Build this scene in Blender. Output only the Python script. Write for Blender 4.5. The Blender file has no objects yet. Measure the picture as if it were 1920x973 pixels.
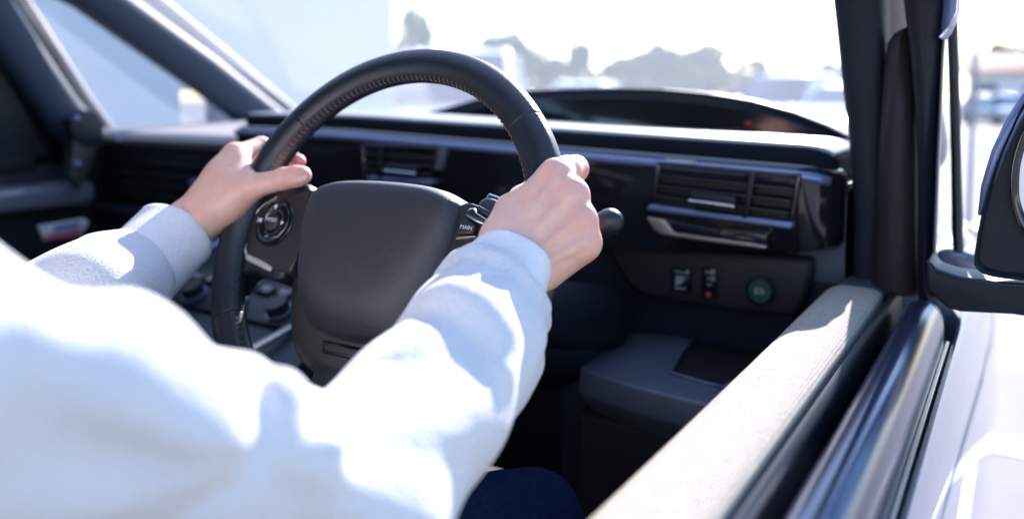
import bpy, bmesh, math, random
import numpy as np
from mathutils import Vector, Matrix

random.seed(7)
RNG = np.random.default_rng(7)
scene = bpy.context.scene
COL = scene.collection

# ------------------------------------------------------------------ camera
F, PX, PY = 1500.0, 960.0, 290.0            # focal length and principal point in photo pixels (1920 x 973)
YAW, PITCH = math.radians(32.6), math.radians(4.0)
CAM = np.array([0.92, 0.0, 1.2])
FW = np.array([-math.sin(YAW) * math.cos(PITCH), math.cos(YAW) * math.cos(PITCH), -math.sin(PITCH)])
RT = np.array([math.cos(YAW), math.sin(YAW), 0.0])
UP = np.cross(RT, FW)
cd = bpy.data.cameras.new('camera')
cam = bpy.data.objects.new('camera', cd)
COL.objects.link(cam)
m = Matrix(((RT[0], UP[0], -FW[0], CAM[0]), (RT[1], UP[1], -FW[1], CAM[1]), (RT[2], UP[2], -FW[2], CAM[2]), (0, 0, 0, 1)))
cam.matrix_world = m
cd.sensor_width = 36.0
cd.lens = F * 36.0 / 1920.0
cd.shift_y = -(486.5 - PY) / 1920.0
cd.clip_start, cd.clip_end = 0.02, 2000.0
cd.dof.use_dof = True
cd.dof.focus_distance = 0.66
cd.dof.aperture_fstop = 2.6
cd.dof.aperture_blades = 0
scene.camera = cam

# ------------------------------------------------------------------ light
SUN_AZ, SUN_EL = math.radians(10.0), math.radians(29.0)      # degrees to the left of the car's nose, height
SUN_DIR = Vector((-math.sin(SUN_AZ) * math.cos(SUN_EL), math.cos(SUN_AZ) * math.cos(SUN_EL), math.sin(SUN_EL)))
world = bpy.data.worlds.new('World')
scene.world = world
world.use_nodes = True
wn = world.node_tree
wn.nodes.clear()
sky = wn.nodes.new('ShaderNodeTexSky')
sky.sky_type = 'NISHITA'
sky.sun_disc = False
sky.sun_elevation = SUN_EL
sky.sun_rotation = -SUN_AZ
sky.air_density, sky.dust_density, sky.ozone_density = 1.4, 0.2, 3.5
bg = wn.nodes.new('ShaderNodeBackground')
bg.inputs['Strength'].default_value = 0.105
wo = wn.nodes.new('ShaderNodeOutputWorld')
wn.links.new(sky.outputs[0], bg.inputs[0])
wn.links.new(bg.outputs[0], wo.inputs[0])
sd = bpy.data.lights.new('sun', 'SUN')
sd.energy, sd.angle, sd.color = 4.8, math.radians(0.5), (1.0, 0.95, 0.88)
so = bpy.data.objects.new('sun', sd)
so.rotation_euler = SUN_DIR.to_track_quat('Z', 'Y').to_euler()
so.location = (0, 0, 20)
COL.objects.link(so)
scene.view_settings.view_transform = 'Standard'
scene.view_settings.look = 'None'
scene.view_settings.exposure = 1.74
scene.view_settings.gamma = 1.0
scene.view_settings.use_white_balance = True
scene.view_settings.white_balance_temperature = 5850
scene.view_settings.white_balance_tint = 20
scene.view_settings.use_curve_mapping = False
scene.render.engine = 'CYCLES'
scene.cycles.use_denoising = True
scene.cycles.max_bounces = 10
scene.cycles.diffuse_bounces = 5
scene.cycles.transparent_max_bounces = 12
scene.cycles.caustics_reflective = False
scene.cycles.caustics_refractive = False
scene.cycles.sample_clamp_indirect = 12.0


# ------------------------------------------------------------------ measuring helpers (photo pixel -> place in the car)
def ray(x, y):
    return FW + RT * (x - PX) / F - UP * (y - PY) / F
def atd(x, y, d):
    return CAM + ray(x, y) * d
def on(x, y, ax, v):
    r = ray(x, y)
    return CAM + r * ((v - CAM[ax]) / r[ax])

# ------------------------------------------------------------------ materials
MATS = {}
def mat(name, color, rough=0.5, metal=0.0, spec=0.5, coat=0.0, noise=None, bump=None, sss=0.0, sheen=0.0, emit=None, coat_rough=0.03):
    """noise = (scale, amount) colour mottling; bump = list of (kind, scale, strength, distance)"""
    if name in MATS:
        return MATS[name]
    mt = bpy.data.materials.new(name)
    mt.use_nodes = True
    nt = mt.node_tree
    b = nt.nodes['Principled BSDF']
    b.inputs['Base Color'].default_value = (*color, 1)
    b.inputs['Roughness'].default_value = rough
    b.inputs['Metallic'].default_value = metal
    b.inputs['Specular IOR Level'].default_value = spec
    b.inputs['Coat Weight'].default_value = coat
    b.inputs['Coat Roughness'].default_value = coat_rough
    if sss:
        b.inputs['Subsurface Weight'].default_value = sss
        b.inputs['Subsurface Radius'].default_value = (1.0, 0.32, 0.16)
        b.inputs['Subsurface Scale'].default_value = 0.008
    if sheen:
        b.inputs['Sheen Weight'].default_value = sheen
        b.inputs['Sheen Roughness'].default_value = 0.5
    if emit:
        b.inputs['Emission Color'].default_value = (*emit[0], 1)
        b.inputs['Emission Strength'].default_value = emit[1]
    tc = nt.nodes.new('ShaderNodeTexCoord')
    if noise:
        n = nt.nodes.new('ShaderNodeTexNoise')
        n.inputs['Scale'].default_value = noise[0]
        n.inputs['Detail'].default_value = 5
        nt.links.new(tc.outputs['Object'], n.inputs['Vector'])
        mx = nt.nodes.new('ShaderNodeMix')
        mx.data_type = 'RGBA'
        c2 = noise[2] if len(noise) > 2 else tuple(c * (1 - noise[1]) for c in color)
        c1 = color if len(noise) > 2 else tuple(min(1, c * (1 + noise[1])) for c in color)
        mx.inputs['A'].default_value = (*c1, 1)
        mx.inputs['B'].default_value = (*c2, 1)
        rmp = nt.nodes.new('ShaderNodeMapRange')
        rmp.inputs['From Min'].default_value = 0.3
        rmp.inputs['From Max'].default_value = 0.7
        nt.links.new(n.outputs['Fac'], rmp.inputs['Value'])
        nt.links.new(rmp.outputs[0], mx.inputs['Factor'])
        nt.links.new(mx.outputs['Result'], b.inputs['Base Color'])
    prev = None
    for bm_ in bump or []:
        kind, sc, st, dist = bm_
        if kind == 'noise':
            t = nt.nodes.new('ShaderNodeTexNoise')
            t.inputs['Detail'].default_value = 4
            out = t.outputs['Fac']
        elif kind == 'voronoi':
            t = nt.nodes.new('ShaderNodeTexVoronoi')
            t.feature = 'DISTANCE_TO_EDGE'
            out = t.outputs['Distance']
        else:
            t = nt.nodes.new('ShaderNodeTexWave')
            t.bands_direction = kind
            t.inputs['Distortion'].default_value = 0.15
            out = t.outputs['Fac']
        t.inputs['Scale'].default_value = sc
        nt.links.new(tc.outputs['Object'], t.inputs['Vector'])
        bp = nt.nodes.new('ShaderNodeBump')
        bp.inputs['Strength'].default_value = st
        bp.inputs['Distance'].default_value = dist
        nt.links.new(out, bp.inputs['Height'])
        if prev:
            nt.links.new(prev.outputs[0], bp.inputs['Normal'])
        prev = bp
    if prev:
        nt.links.new(prev.outputs[0], b.inputs['Normal'])
    MATS[name] = mt
    return mt

def glass(name, veil, tint=(1, 1, 1), gloss=1.0):
    """thin pane: clear transmission, fresnel reflection, an added whitish veil imitating haze and glare"""
    mt = bpy.data.materials.new(name)
    mt.use_nodes = True
    nt = mt.node_tree
    nt.nodes.clear()
    out = nt.nodes.new('ShaderNodeOutputMaterial')
    tr = nt.nodes.new('ShaderNodeBsdfTransparent')
    tr.inputs[0].default_value = (*tint, 1)
    gl = nt.nodes.new('ShaderNodeBsdfGlossy')
    gl.inputs['Roughness'].default_value = 0.02
    fr = nt.nodes.new('ShaderNodeFresnel')
    fr.inputs['IOR'].default_value = 1.35
    mm = nt.nodes.new('ShaderNodeMath')
    mm.operation = 'MULTIPLY'
    mm.inputs[1].default_value = gloss
    nt.links.new(fr.outputs[0], mm.inputs[0])
    m1 = nt.nodes.new('ShaderNodeMixShader')
    nt.links.new(mm.outputs[0], m1.inputs[0])
    nt.links.new(tr.outputs[0], m1.inputs[1])
    nt.links.new(gl.outputs[0], m1.inputs[2])
    df = nt.nodes.new('ShaderNodeBsdfTranslucent')  # whitish layer that veils the view like haze
    df.inputs[0].default_value = (0.9, 0.92, 0.95, 1)
    nz = nt.nodes.new('ShaderNodeTexNoise')
    nz.inputs['Scale'].default_value = 3.0
    mr = nt.nodes.new('ShaderNodeMapRange')
    mr.inputs['To Min'].default_value = veil * 0.8
    mr.inputs['To Max'].default_value = veil * 1.2
    tc = nt.nodes.new('ShaderNodeTexCoord')
    nt.links.new(tc.outputs['Object'], nz.inputs['Vector'])
    nt.links.new(nz.outputs['Fac'], mr.inputs['Value'])
    m2 = nt.nodes.new('ShaderNodeMixShader')
    nt.links.new(mr.outputs[0], m2.inputs[0])
    nt.links.new(m1.outputs[0], m2.inputs[1])
    nt.links.new(df.outputs[0], m2.inputs[2])
    nt.links.new(m2.outputs[0], out.inputs[0])
    MATS[name] = mt
    return mt

mat('leather', (0.020, 0.022, 0.026), 0.42, bump=[('voronoi', 750, 0.25, 0.0006), ('noise', 240, 0.15, 0.0006)], noise=(30, 0.15))
mat('leather_smooth', (0.013, 0.017, 0.024), 0.36, spec=0.6, bump=[('voronoi', 620, 0.45, 0.0006), ('noise', 250, 0.2, 0.0008)], noise=(30, 0.12))
mat('grain_plastic', (0.026, 0.026, 0.028), 0.5, bump=[('voronoi', 600, 0.35, 0.0006)], noise=(25, 0.12))
mat('pad_plastic', (0.020, 0.021, 0.024), 0.5, spec=0.8, sheen=0.06, bump=[('voronoi', 520, 0.5, 0.0007), ('noise', 160, 0.2, 0.0008)], noise=(18, 0.12))
mat('spoke_plastic', (0.030, 0.028, 0.028), 0.42, bump=[('noise', 700, 0.12, 0.0004)], noise=(25, 0.1))
mat('dash_soft', (0.014, 0.021, 0.036), 0.5, spec=0.35, bump=[('noise', 420, 0.3, 0.0008)], noise=(14, 0.15))
mat('dash_sunlit', (0.32, 0.33, 0.33), 0.45, bump=[('noise', 420, 0.35, 0.0008)], noise=(12, 0.12))  # paler than the dash, carries the sunlight on the ledge top
mat('dash_matte', (0.008, 0.011, 0.018), 0.8, spec=0.1, bump=[('noise', 420, 0.3, 0.0008)], noise=(14, 0.15))
mat('dash_brown', (0.024, 0.021, 0.022), 0.55, spec=0.35, bump=[('noise', 400, 0.25, 0.0006)], noise=(10, 0.15))
mat('gloss_black', (0.010, 0.011, 0.014), 0.12, coat=0.6, noise=(20, 0.1))
mat('vent_black', (0.009, 0.011, 0.015), 0.4, spec=0.4, noise=(40, 0.15))
mat('silver', (0.62, 0.63, 0.66), 0.22, metal=1.0, bump=[('noise', 300, 0.05, 0.0003)], noise=(40, 0.06))
mat('satin', (0.20, 0.25, 0.42), 0.34, metal=0.4, noise=(40, 0.08))  # blue tint puts the sky's reflection into the colour
mat('champagne', (0.52, 0.46, 0.40), 0.3, metal=0.75, noise=(40, 0.08))
mat('accent', (0.62, 0.57, 0.52), 0.3, metal=0.2, noise=(40, 0.04))
mat('chrome', (0.75, 0.76, 0.8), 0.07, metal=1.0, noise=(30, 0.03))
mat('pocket_grey', (0.105, 0.120, 0.150), 0.42, bump=[('noise', 500, 0.2, 0.0005)], noise=(12, 0.1))
mat('rubber', (0.008, 0.011, 0.018), 0.5, spec=0.35, noise=(60, 0.2))
mat('rail_black', (0.045, 0.06, 0.11), 0.22, metal=0.5, spec=0.4, noise=(30, 0.1))
mat('thread', (0.20, 0.14, 0.125), 0.7, noise=(200, 0.2))
mat('thread_dark', (0.05, 0.055, 0.07), 0.6, noise=(200, 0.2))
mat('trim_fabric', (0.44, 0.39, 0.315), 0.9, spec=0.15, noise=(420, 0.22), bump=[('X', 140, 0.4, 0.001), ('Y', 140, 0.6, 0.001), ('noise', 500, 0.4, 0.001)])
mat('pillar_trim', (0.012, 0.017, 0.027), 0.6, spec=0.35, bump=[('noise', 500, 0.25, 0.0006)], noise=(14, 0.12))
mat('trim_sunlit', (0.32, 0.30, 0.29), 0.6, noise=(14, 0.06))  # pale colour stands for sunlight on pillars and shelf
mat('pillar_grey', (0.016, 0.030, 0.056), 0.55, spec=0.3, noise=(10, 0.12))
mat('paint_shaded_white', (0.23, 0.26, 0.34), 0.3, metal=0.3, coat=1.0, noise=(6, 0.02))  # white paint darkened and blued to carry shade and sky reflections
mat('sweater', (0.74, 0.735, 0.735), 0.95, sheen=0.1, noise=(300, 0.03), bump=[('noise', 480, 0.9, 0.0020), ('noise', 110, 0.25, 0.0025)])
mat('sweater_rib', (0.86, 0.855, 0.86), 0.95, sheen=0.1, noise=(90, 0.02), bump=[('noise', 520, 0.9, 0.0018), ('noise', 180, 0.3, 0.0015)])
mat('skin', (0.85, 0.53, 0.40), 0.42, sss=0.4, spec=0.4, noise=(60, 0.1, (0.79, 0.44, 0.34)), bump=[('voronoi', 380, 0.22, 0.0007), ('noise', 120, 0.15, 0.0015)])
mat('nail', (0.72, 0.42, 0.36), 0.2, sss=0.2, coat=0.4, noise=(80, 0.04))
mat('denim', (0.007, 0.016, 0.050), 0.9, spec=0.1, noise=(220, 0.3), bump=[('noise', 700, 0.5, 0.001), ('X', 300, 0.3, 0.0006)])
mat('seat_fabric', (0.035, 0.036, 0.042), 0.9, noise=(120, 0.2), bump=[('noise', 500, 0.4, 0.001)])
mat('hair', (0.018, 0.013, 0.010), 0.5, noise=(160, 0.4), bump=[('X', 180, 0.6, 0.002)])
mat('eye_white', (0.7, 0.68, 0.66), 0.15, coat=0.5, noise=(90, 0.03))
mat('iris', (0.03, 0.018, 0.01), 0.1, coat=1.0, noise=(300, 0.3))
mat('screen_blue', (0.06, 0.12, 0.30), 0.15, coat=0.5, noise=(14, 0.15))
mat('red_lamp', (0.16, 0.01, 0.012), 0.4, emit=((1.0, 0.06, 0.05), 0.008), noise=(30, 0.1))
mat('red_led', (0.35, 0.02, 0.02), 0.4, emit=((1.0, 0.10, 0.03), 0.03), noise=(30, 0.1))
mat('green_button', (0.008, 0.075, 0.040), 0.25, coat=0.5, noise=(160, 0.35))
mat('glyph', (0.70, 0.72, 0.76), 0.5, noise=(30, 0.03))
mat('glyph_dim', (0.30, 0.31, 0.33), 0.5, noise=(30, 0.03))
mat('mirror_glass', (0.9, 0.95, 0.97), 0.02, metal=1.0, noise=(20, 0.01))
mat('paper_white', (0.55, 0.55, 0.55), 0.6, noise=(60, 0.1))
mat('paper_red', (0.42, 0.08, 0.12), 0.6, noise=(60, 0.1))
mat('paper_blue', (0.10, 0.16, 0.42), 0.6, noise=(60, 0.1))
def redden(mt):
    """skin is redder over knuckles and fingertips (stored per vertex)"""
    nt = mt.node_tree
    b = nt.nodes['Principled BSDF']
    src = b.inputs['Base Color'].links[0].from_socket
    at = nt.nodes.new('ShaderNodeAttribute')
    at.attribute_name = 'red'
    mx = nt.nodes.new('ShaderNodeMix')
    mx.data_type = 'RGBA'
    nt.links.new(at.outputs['Fac'], mx.inputs['Factor'])
    nt.links.new(src, mx.inputs['A'])
    mx.inputs['B'].default_value = (0.70, 0.26, 0.19, 1)
    nt.links.new(mx.outputs['Result'], b.inputs['Base Color'])
redden(MATS['skin'])
glass('windscreen_glass', 0.10)
glass('side_glass', 0.14)
glass('dark_glass', 0.0, tint=(0.05, 0.055, 0.065))

# ------------------------------------------------------------------ mesh helpers
def link(o, parent=None):
    COL.objects.link(o)
    if parent is not None:
        o.parent = parent
        o.matrix_parent_inverse = world_of(parent).inverted()
    return o
def world_of(o):
    mw = Matrix.Translation(o.location) @ o.rotation_euler.to_matrix().to_4x4()
    if o.parent is not None:
        mw = world_of(o.parent) @ o.matrix_parent_inverse @ mw
    return mw
def mesh(name, verts, faces, material, parent=None, smooth=True, auto=None):
    me = bpy.data.meshes.new(name)
    me.from_pydata([tuple(map(float, v)) for v in verts], [], [tuple(map(int, f)) for f in faces])
    me.validate()
    return finish(name, me, material, parent, smooth, auto)
def finish(name, me, material, parent=None, smooth=True, auto=None):
    me.materials.append(MATS[material])
    o = bpy.data.objects.new(name, me)
    link(o, parent)
    if smooth:
        me.shade_smooth()
        if auto:
            me.set_sharp_from_angle(angle=math.radians(auto))
    return o
def from_bm(name, bm, material, parent=None, smooth=True, auto=35):
    bmesh.ops.recalc_face_normals(bm, faces=bm.faces)
    me = bpy.data.meshes.new(name)
    bm.to_mesh(me)
    bm.free()
    return finish(name, me, material, parent, smooth, auto)
def bm_bevel(bm, w, seg=3, angle=25):
    if w <= 0:
        return
    es = [e for e in bm.edges if len(e.link_faces) == 2 and e.calc_face_angle(0) > math.radians(angle)]
    bmesh.ops.bevel(bm, geom=es, offset=w, segments=seg, profile=0.5, affect='EDGES', clamp_overlap=True)
def prism_bm(poly, off, bevel=0.002, seg=3):
    """closed 3D polygon pushed along the vector off"""
    bm = bmesh.new()
    a = [bm.verts.new(tuple(p)) for p in poly]
    b = [bm.verts.new(tuple(np.asarray(p) + off)) for p in poly]
    bm.faces.new(a)
    bm.faces.new(b[::-1])
    n = len(a)
    for i in range(n):
        bm.faces.new((a[i], b[i], b[(i + 1) % n], a[(i + 1) % n]))
    bmesh.ops.recalc_face_normals(bm, faces=bm.faces)
    bm_bevel(bm, bevel, seg)
    return bm
def prism(name, poly, off, material, parent, bevel=0.002, seg=3, auto=40):
    return from_bm(name, prism_bm(poly, np.asarray(off, float), bevel, seg), material, parent, True, auto)
def box(name, lo, hi, material, parent=None, bevel=0.004, seg=3):
    lo, hi = np.asarray(lo, float), np.asarray(hi, float)
    poly = [(lo[0], lo[1], lo[2]), (hi[0], lo[1], lo[2]), (hi[0], hi[1], lo[2]), (lo[0], hi[1], lo[2])]
    return prism(name, poly, (0, 0, hi[2] - lo[2]), material, parent, bevel, seg)
def smooth_closed(pts, n=8):
    p = np.asarray(pts, float)
    out = []
    N = len(p)
    for i in range(N):
        p0, p1, p2, p3 = p[i - 1], p[i], p[(i + 1) % N], p[(i + 2) % N]
        for k in range(n):
            t = k / n
            out.append(0.5 * ((2 * p1) + (-p0 + p2) * t + (2 * p0 - 5 * p1 + 4 * p2 - p3) * t * t + (-p0 + 3 * p1 - 3 * p2 + p3) * t ** 3))
    return np.array(out)
def smooth_open(pts, n=8):
    p = np.asarray(pts, float)
    p = np.vstack([2 * p[0] - p[1], p, 2 * p[-1] - p[-2]])
    out = []
    for i in range(1, len(p) - 2):
        p0, p1, p2, p3 = p[i - 1], p[i], p[i + 1], p[i + 2]
        for k in range(n):
            t = k / n
            out.append(0.5 * ((2 * p1) + (-p0 + p2) * t + (2 * p0 - 5 * p1 + 4 * p2 - p3) * t * t + (-p0 + 3 * p1 - 3 * p2 + p3) * t ** 3))
    out.append(p[-2])
    return np.array(out)
def loft(name, rings, material, parent, cap=True, closed=True, auto=None):
    """rings: list of equal-length closed point loops"""
    n = len(rings[0])
    v = [p for r in rings for p in r]
    f = []
    for i in range(len(rings) - 1):
        for j in range(n if closed else n - 1):
            k = (j + 1) % n
            f.append((i * n + j, i * n + k, (i + 1) * n + k, (i + 1) * n + j))
    if cap:
        f.append(tuple(range(n))[::-1])
        f.append(tuple((len(rings) - 1) * n + j for j in range(n)))
    bm = bmesh.new()
    bv = [bm.verts.new(tuple(p)) for p in v]
    for q in f:
        try:
            bm.faces.new([bv[i] for i in q])
        except ValueError:
            pass
    return from_bm(name, bm, material, parent, True, auto)
def frame_of(t):
    t = t / np.linalg.norm(t)
    h = np.array([0, 0, 1.0]) if abs(t[2]) < 0.9 else np.array([1.0, 0, 0])
    a = np.cross(h, t)
    a /= np.linalg.norm(a)
    return a, np.cross(t, a)
def tube(name, pts, radii, material, parent, sides=16, flat=1.0, round_ends=True, auto=None):
    pts = np.asarray(pts, float)
    radii = np.broadcast_to(np.asarray(radii, float), (len(pts),)).copy()
    if round_ends:
        d0 = pts[0] - pts[1]; d0 /= np.linalg.norm(d0)
        d1 = pts[-1] - pts[-2]; d1 /= np.linalg.norm(d1)
        r0, r1 = radii[0], radii[-1]
        A = [(pts[0] + d0 * r0 * math.sin(q), r0 * math.cos(q)) for q in (1.5, 1.2, 0.8, 0.4)]
        B = [(pts[-1] + d1 * r1 * math.sin(q), r1 * math.cos(q)) for q in (0.4, 0.8, 1.2, 1.5)]
        pts = np.array([p for p, r in A] + list(pts) + [p for p, r in B])
        radii = np.array([r for p, r in A] + list(radii) + [r for p, r in B])
    rings = []
    a = None
    for i in range(len(pts)):
        t = pts[min(i + 1, len(pts) - 1)] - pts[max(i - 1, 0)]
        t /= np.linalg.norm(t)
        if a is None:
            a, b = frame_of(t)
        else:
            a = a - t * (a @ t)
            a /= np.linalg.norm(a)
            b = np.cross(t, a)
        rings.append([pts[i] + radii[i] * (math.cos(q) * a + flat * math.sin(q) * b) for q in np.linspace(0, 2 * math.pi, sides, endpoint=False)])
    return loft(name, rings, material, parent, True, True, auto)
def empty(name, loc, label=None, cat=None, group=None):
    o = bpy.data.objects.new(name, None)
    o.location = loc
    o.empty_display_size = 0.1
    COL.objects.link(o)
    if label:
        tag(o, label, cat, group)
    return o
def tag(o, label, cat, group=None):
    o['label'] = label
    o['category'] = cat
    if group:
        o['group'] = group
    return o
def kind(o, k):
    o['kind'] = k
    return o
def text(name, body, size, M, material, parent, depth=0.0001):
    c = bpy.data.curves.new(name, 'FONT')
    c.body = body
    c.size = size
    c.extrude = depth
    c.align_x = 'CENTER'
    c.align_y = 'CENTER'
    t = bpy.data.objects.new(name, c)
    COL.objects.link(t)
    bpy.context.view_layer.update()
    me = bpy.data.meshes.new_from_object(t)
    bpy.data.objects.remove(t)
    bpy.data.curves.remove(c)
    me.name = name
    me.transform(M)
    me.materials.clear()
    return finish(name, me, material, parent, False)

# ------------------------------------------------------------------ distance fields -> skin and cloth surfaces
def cone(a, b, r1, r2):
    a, b = np.asarray(a, np.float32), np.asarray(b, np.float32)
    ab = b - a
    L = float(ab @ ab) + 1e-12
    def f(p):
        t = np.clip(((p - a) @ ab) / L, 0, 1)
        q = p - a - t[:, None] * ab
        return np.sqrt((q * q).sum(1)) - (r1 + t * (r2 - r1))
    return f
def ball(c, r):
    c = np.asarray(c, np.float32)
    return lambda p: np.sqrt(((p - c) ** 2).sum(1)) - r
def ellipsoid(c, axes, radii):
    c = np.asarray(c, np.float32)
    A = np.asarray(axes, np.float32)
    R = np.asarray(radii, np.float32)
    def f(p):
        q = (p - c) @ A.T
        k0 = np.sqrt(((q / R) ** 2).sum(1))
        k1 = np.sqrt(((q / (R * R)) ** 2).sum(1)) + 1e-9
        return k0 * (k0 - 1) / k1
    return f
def smin(a, b, k):
    h = np.clip(0.5 + 0.5 * (b - a) / k, 0, 1)
    return b + (a - b) * h - k * h * (1 - h)
def union(fs, k):
    def f(p):
        d = fs[0](p)
        for g in fs[1:]:
            d = smin(d, g(p), k)
        return d
    return f
def chain(pts, radii, k=0.004):
    return union([cone(pts[i], pts[i + 1], radii[i], radii[i + 1]) for i in range(len(pts) - 1)], k)
def surface(f, lo, hi, h, relax=2):
    lo, hi = np.asarray(lo, float), np.asarray(hi, float)
    n = np.ceil((hi - lo) / h).astype(int) + 1
    ax = [(lo[i] + h * np.arange(n[i])).astype(np.float32) for i in range(3)]
    val = np.empty(n, np.float32)
    Yg, Zg = np.meshgrid(ax[1], ax[2], indexing='ij')
    step = max(1, int(300000 // (n[1] * n[2])))
    for i0 in range(0, n[0], step):
        xs = ax[0][i0:i0 + step]
        P = np.empty((len(xs), n[1], n[2], 3), np.float32)
        P[..., 0] = xs[:, None, None]
        P[..., 1] = Yg
        P[..., 2] = Zg
        val[i0:i0 + step] = f(P.reshape(-1, 3)).reshape(len(xs), n[1], n[2])
    val[np.abs(val) < 1e-9] = 1e-9
    ins = val < 0
    corners = [(i, j, k) for i in (0, 1) for j in (0, 1) for k in (0, 1)]
    sl = lambda A, c: A[c[0]:A.shape[0] - 1 + c[0], c[1]:A.shape[1] - 1 + c[1], c[2]:A.shape[2] - 1 + c[2]]
    s = sum(sl(ins, c).astype(np.int8) for c in corners)
    act = (s > 0) & (s < 8)
    ii = np.argwhere(act)
    cv = {c: sl(val, c)[act] for c in corners}
    acc = np.zeros((len(ii), 3))
    cnt = np.zeros(len(ii))
    for c0 in corners:
        for d in range(3):
            if c0[d] == 0:
                c1 = list(c0); c1[d] = 1; c1 = tuple(c1)
                v0, v1 = cv[c0], cv[c1]
                mk = (v0 < 0) != (v1 < 0)
                t = np.where(mk, v0 / np.where(mk, v0 - v1, 1), 0)
                pos = np.array(c0, float)[None] + t[:, None] * (np.array(c1, float) - np.array(c0, float))[None]
                acc[mk] += pos[mk]
                cnt[mk] += 1
    V = lo + h * (ii + acc / cnt[:, None])
    idx = -np.ones(act.shape, int)
    idx[act] = np.arange(len(ii))
    quads = []
    for d in range(3):
        u, w = (d + 1) % 3, (d + 2) % 3
        a0 = [slice(None)] * 3; a1 = [slice(None)] * 3
        a0[d] = slice(0, -1); a1[d] = slice(1, None)
        ch = ins[tuple(a0)] != ins[tuple(a1)]
        e = np.argwhere(ch)
        ok = (e[:, u] > 0) & (e[:, w] > 0) & (e[:, u] < n[u] - 1) & (e[:, w] < n[w] - 1)
        e = e[ok]
        flip = ins[tuple(a0)][tuple(e.T)]
        def cell(du, dw):
            q = e.copy(); q[:, u] -= du; q[:, w] -= dw
            return idx[tuple(q.T)]
        Q = np.stack([cell(1, 1), cell(0, 1), cell(0, 0), cell(1, 0)], 1)
        Q[~flip] = Q[~flip][:, ::-1]
        quads.append(Q)
    Q = np.vstack(quads)
    Q = Q[(Q >= 0).all(1)]
    for _ in range(relax):
        S = np.zeros_like(V); C = np.zeros(len(V))
        for a in range(4):
            b = (a + 1) % 4
            np.add.at(S, Q[:, a], V[Q[:, b]]); np.add.at(C, Q[:, a], 1)
            np.add.at(S, Q[:, b], V[Q[:, a]]); np.add.at(C, Q[:, b], 1)
        V = V * 0.5 + 0.5 * S / np.maximum(C, 1)[:, None]
    return V, Q
def np_mesh(name, V, Q, material, parent):
    me = bpy.data.meshes.new(name)
    me.vertices.add(len(V))
    me.vertices.foreach_set('co', V.astype(np.float32).ravel())
    me.loops.add(len(Q) * 4)
    me.loops.foreach_set('vertex_index', Q.astype(np.int32).ravel())
    me.polygons.add(len(Q))
    me.polygons.foreach_set('loop_start', np.arange(0, len(Q) * 4, 4, dtype=np.int32))
    me.polygons.foreach_set('loop_total', np.full(len(Q), 4, np.int32))
    me.update(calc_edges=True)
    me.validate()
    return finish(name, me, material, parent, True)
def march(f, x, y, d0=0.15, d1=1.2):
    """distance at which the line of sight through a photo pixel meets a field"""
    r = ray(x, y).astype(np.float32)
    d = d0
    for _ in range(90):
        v = float(f((CAM + r * d).astype(np.float32)[None])[0])
        if v < 0.0004:
            return d
        d += v / np.linalg.norm(r) * 0.8
        if d > d1:
            return None
    return d

# ================================================================== SETTING
mat('asphalt', (0.21, 0.195, 0.185), 0.9, noise=(2.2, 0.12), bump=[('noise', 90, 0.5, 0.004)])
mat('line_paint', (0.75, 0.75, 0.74), 0.7, noise=(9, 0.06))
mat('render_wall', (0.60, 0.645, 0.70), 0.85, noise=(0.7, 0.04), bump=[('noise', 60, 0.2, 0.003)])
mat('plinth', (0.35, 0.36, 0.38), 0.85, noise=(3, 0.1))
mat('house_wall', (0.74, 0.72, 0.70), 0.85, noise=(2, 0.05))
mat('house_roof', (0.30, 0.13, 0.08), 0.8, noise=(5, 0.2))
mat('house_window', (0.05, 0.06, 0.08), 0.1, noise=(3, 0.2))
mat('bark', (0.11, 0.085, 0.065), 0.9, noise=(9, 0.3), bump=[('noise', 20, 0.8, 0.03)])
mat('leaf_mid', (0.075, 0.17, 0.04), 0.7, noise=(0.9, 0.35))
mat('leaf_dark', (0.05, 0.13, 0.035), 0.7, noise=(0.9, 0.35))
mat('leaf_yellow', (0.12, 0.13, 0.05), 0.7, noise=(0.9, 0.35))
mat('pole_metal', (0.30, 0.29, 0.30), 0.5, metal=0.4, noise=(12, 0.15))
mat('car_white', (0.72, 0.73, 0.75), 0.25, coat=1.0, noise=(4, 0.02))
mat('car_silver', (0.42, 0.44, 0.48), 0.25, metal=0.5, coat=1.0, noise=(4, 0.03))
mat('car_blue', (0.05, 0.085, 0.17), 0.25, coat=1.0, noise=(4, 0.05))
mat('car_glass', (0.03, 0.04, 0.05), 0.05, coat=0.5, noise=(4, 0.1))
mat('tyre', (0.02, 0.02, 0.021), 0.8, noise=(20, 0.2))
mat('lamp_lens', (0.75, 0.77, 0.8), 0.08, coat=1.0, noise=(20, 0.05))
mat('tail_lens', (0.35, 0.02, 0.02), 0.12, coat=1.0, noise=(20, 0.1))

kind(mesh('ground', [(-400, -300, 0), (400, -300, 0), (400, 700, 0), (-400, 700, 0)], [(0, 1, 2, 3)], 'asphalt', smooth=False), 'structure')
def ground_line(x0, y0, x1, y1, w):
    d = np.array([x1 - x0, y1 - y0], float)
    L = np.linalg.norm(d)
    nrm = np.array([-d[1], d[0]]) / L * w / 2
    p = [(x0 + nrm[0], y0 + nrm[1], .004), (x0 - nrm[0], y0 - nrm[1], .004), (x1 - nrm[0], y1 - nrm[1], .004), (x1 + nrm[0], y1 + nrm[1], .004)]
    kind(mesh('parking_line', p, [(0, 1, 2, 3)], 'line_paint', smooth=False), 'structure')
for x in (-6.4, -3.9, -1.4, 1.25, 3.8, 6.3):
    ground_line(x, -2.6, x, 3.1, 0.15)
ground_line(-8, 3.2, 8, 3.2, 0.15)
for x in range(-14, 18, 3):
    ground_line(x, 12.0, x, 17.0, 0.14)

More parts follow.
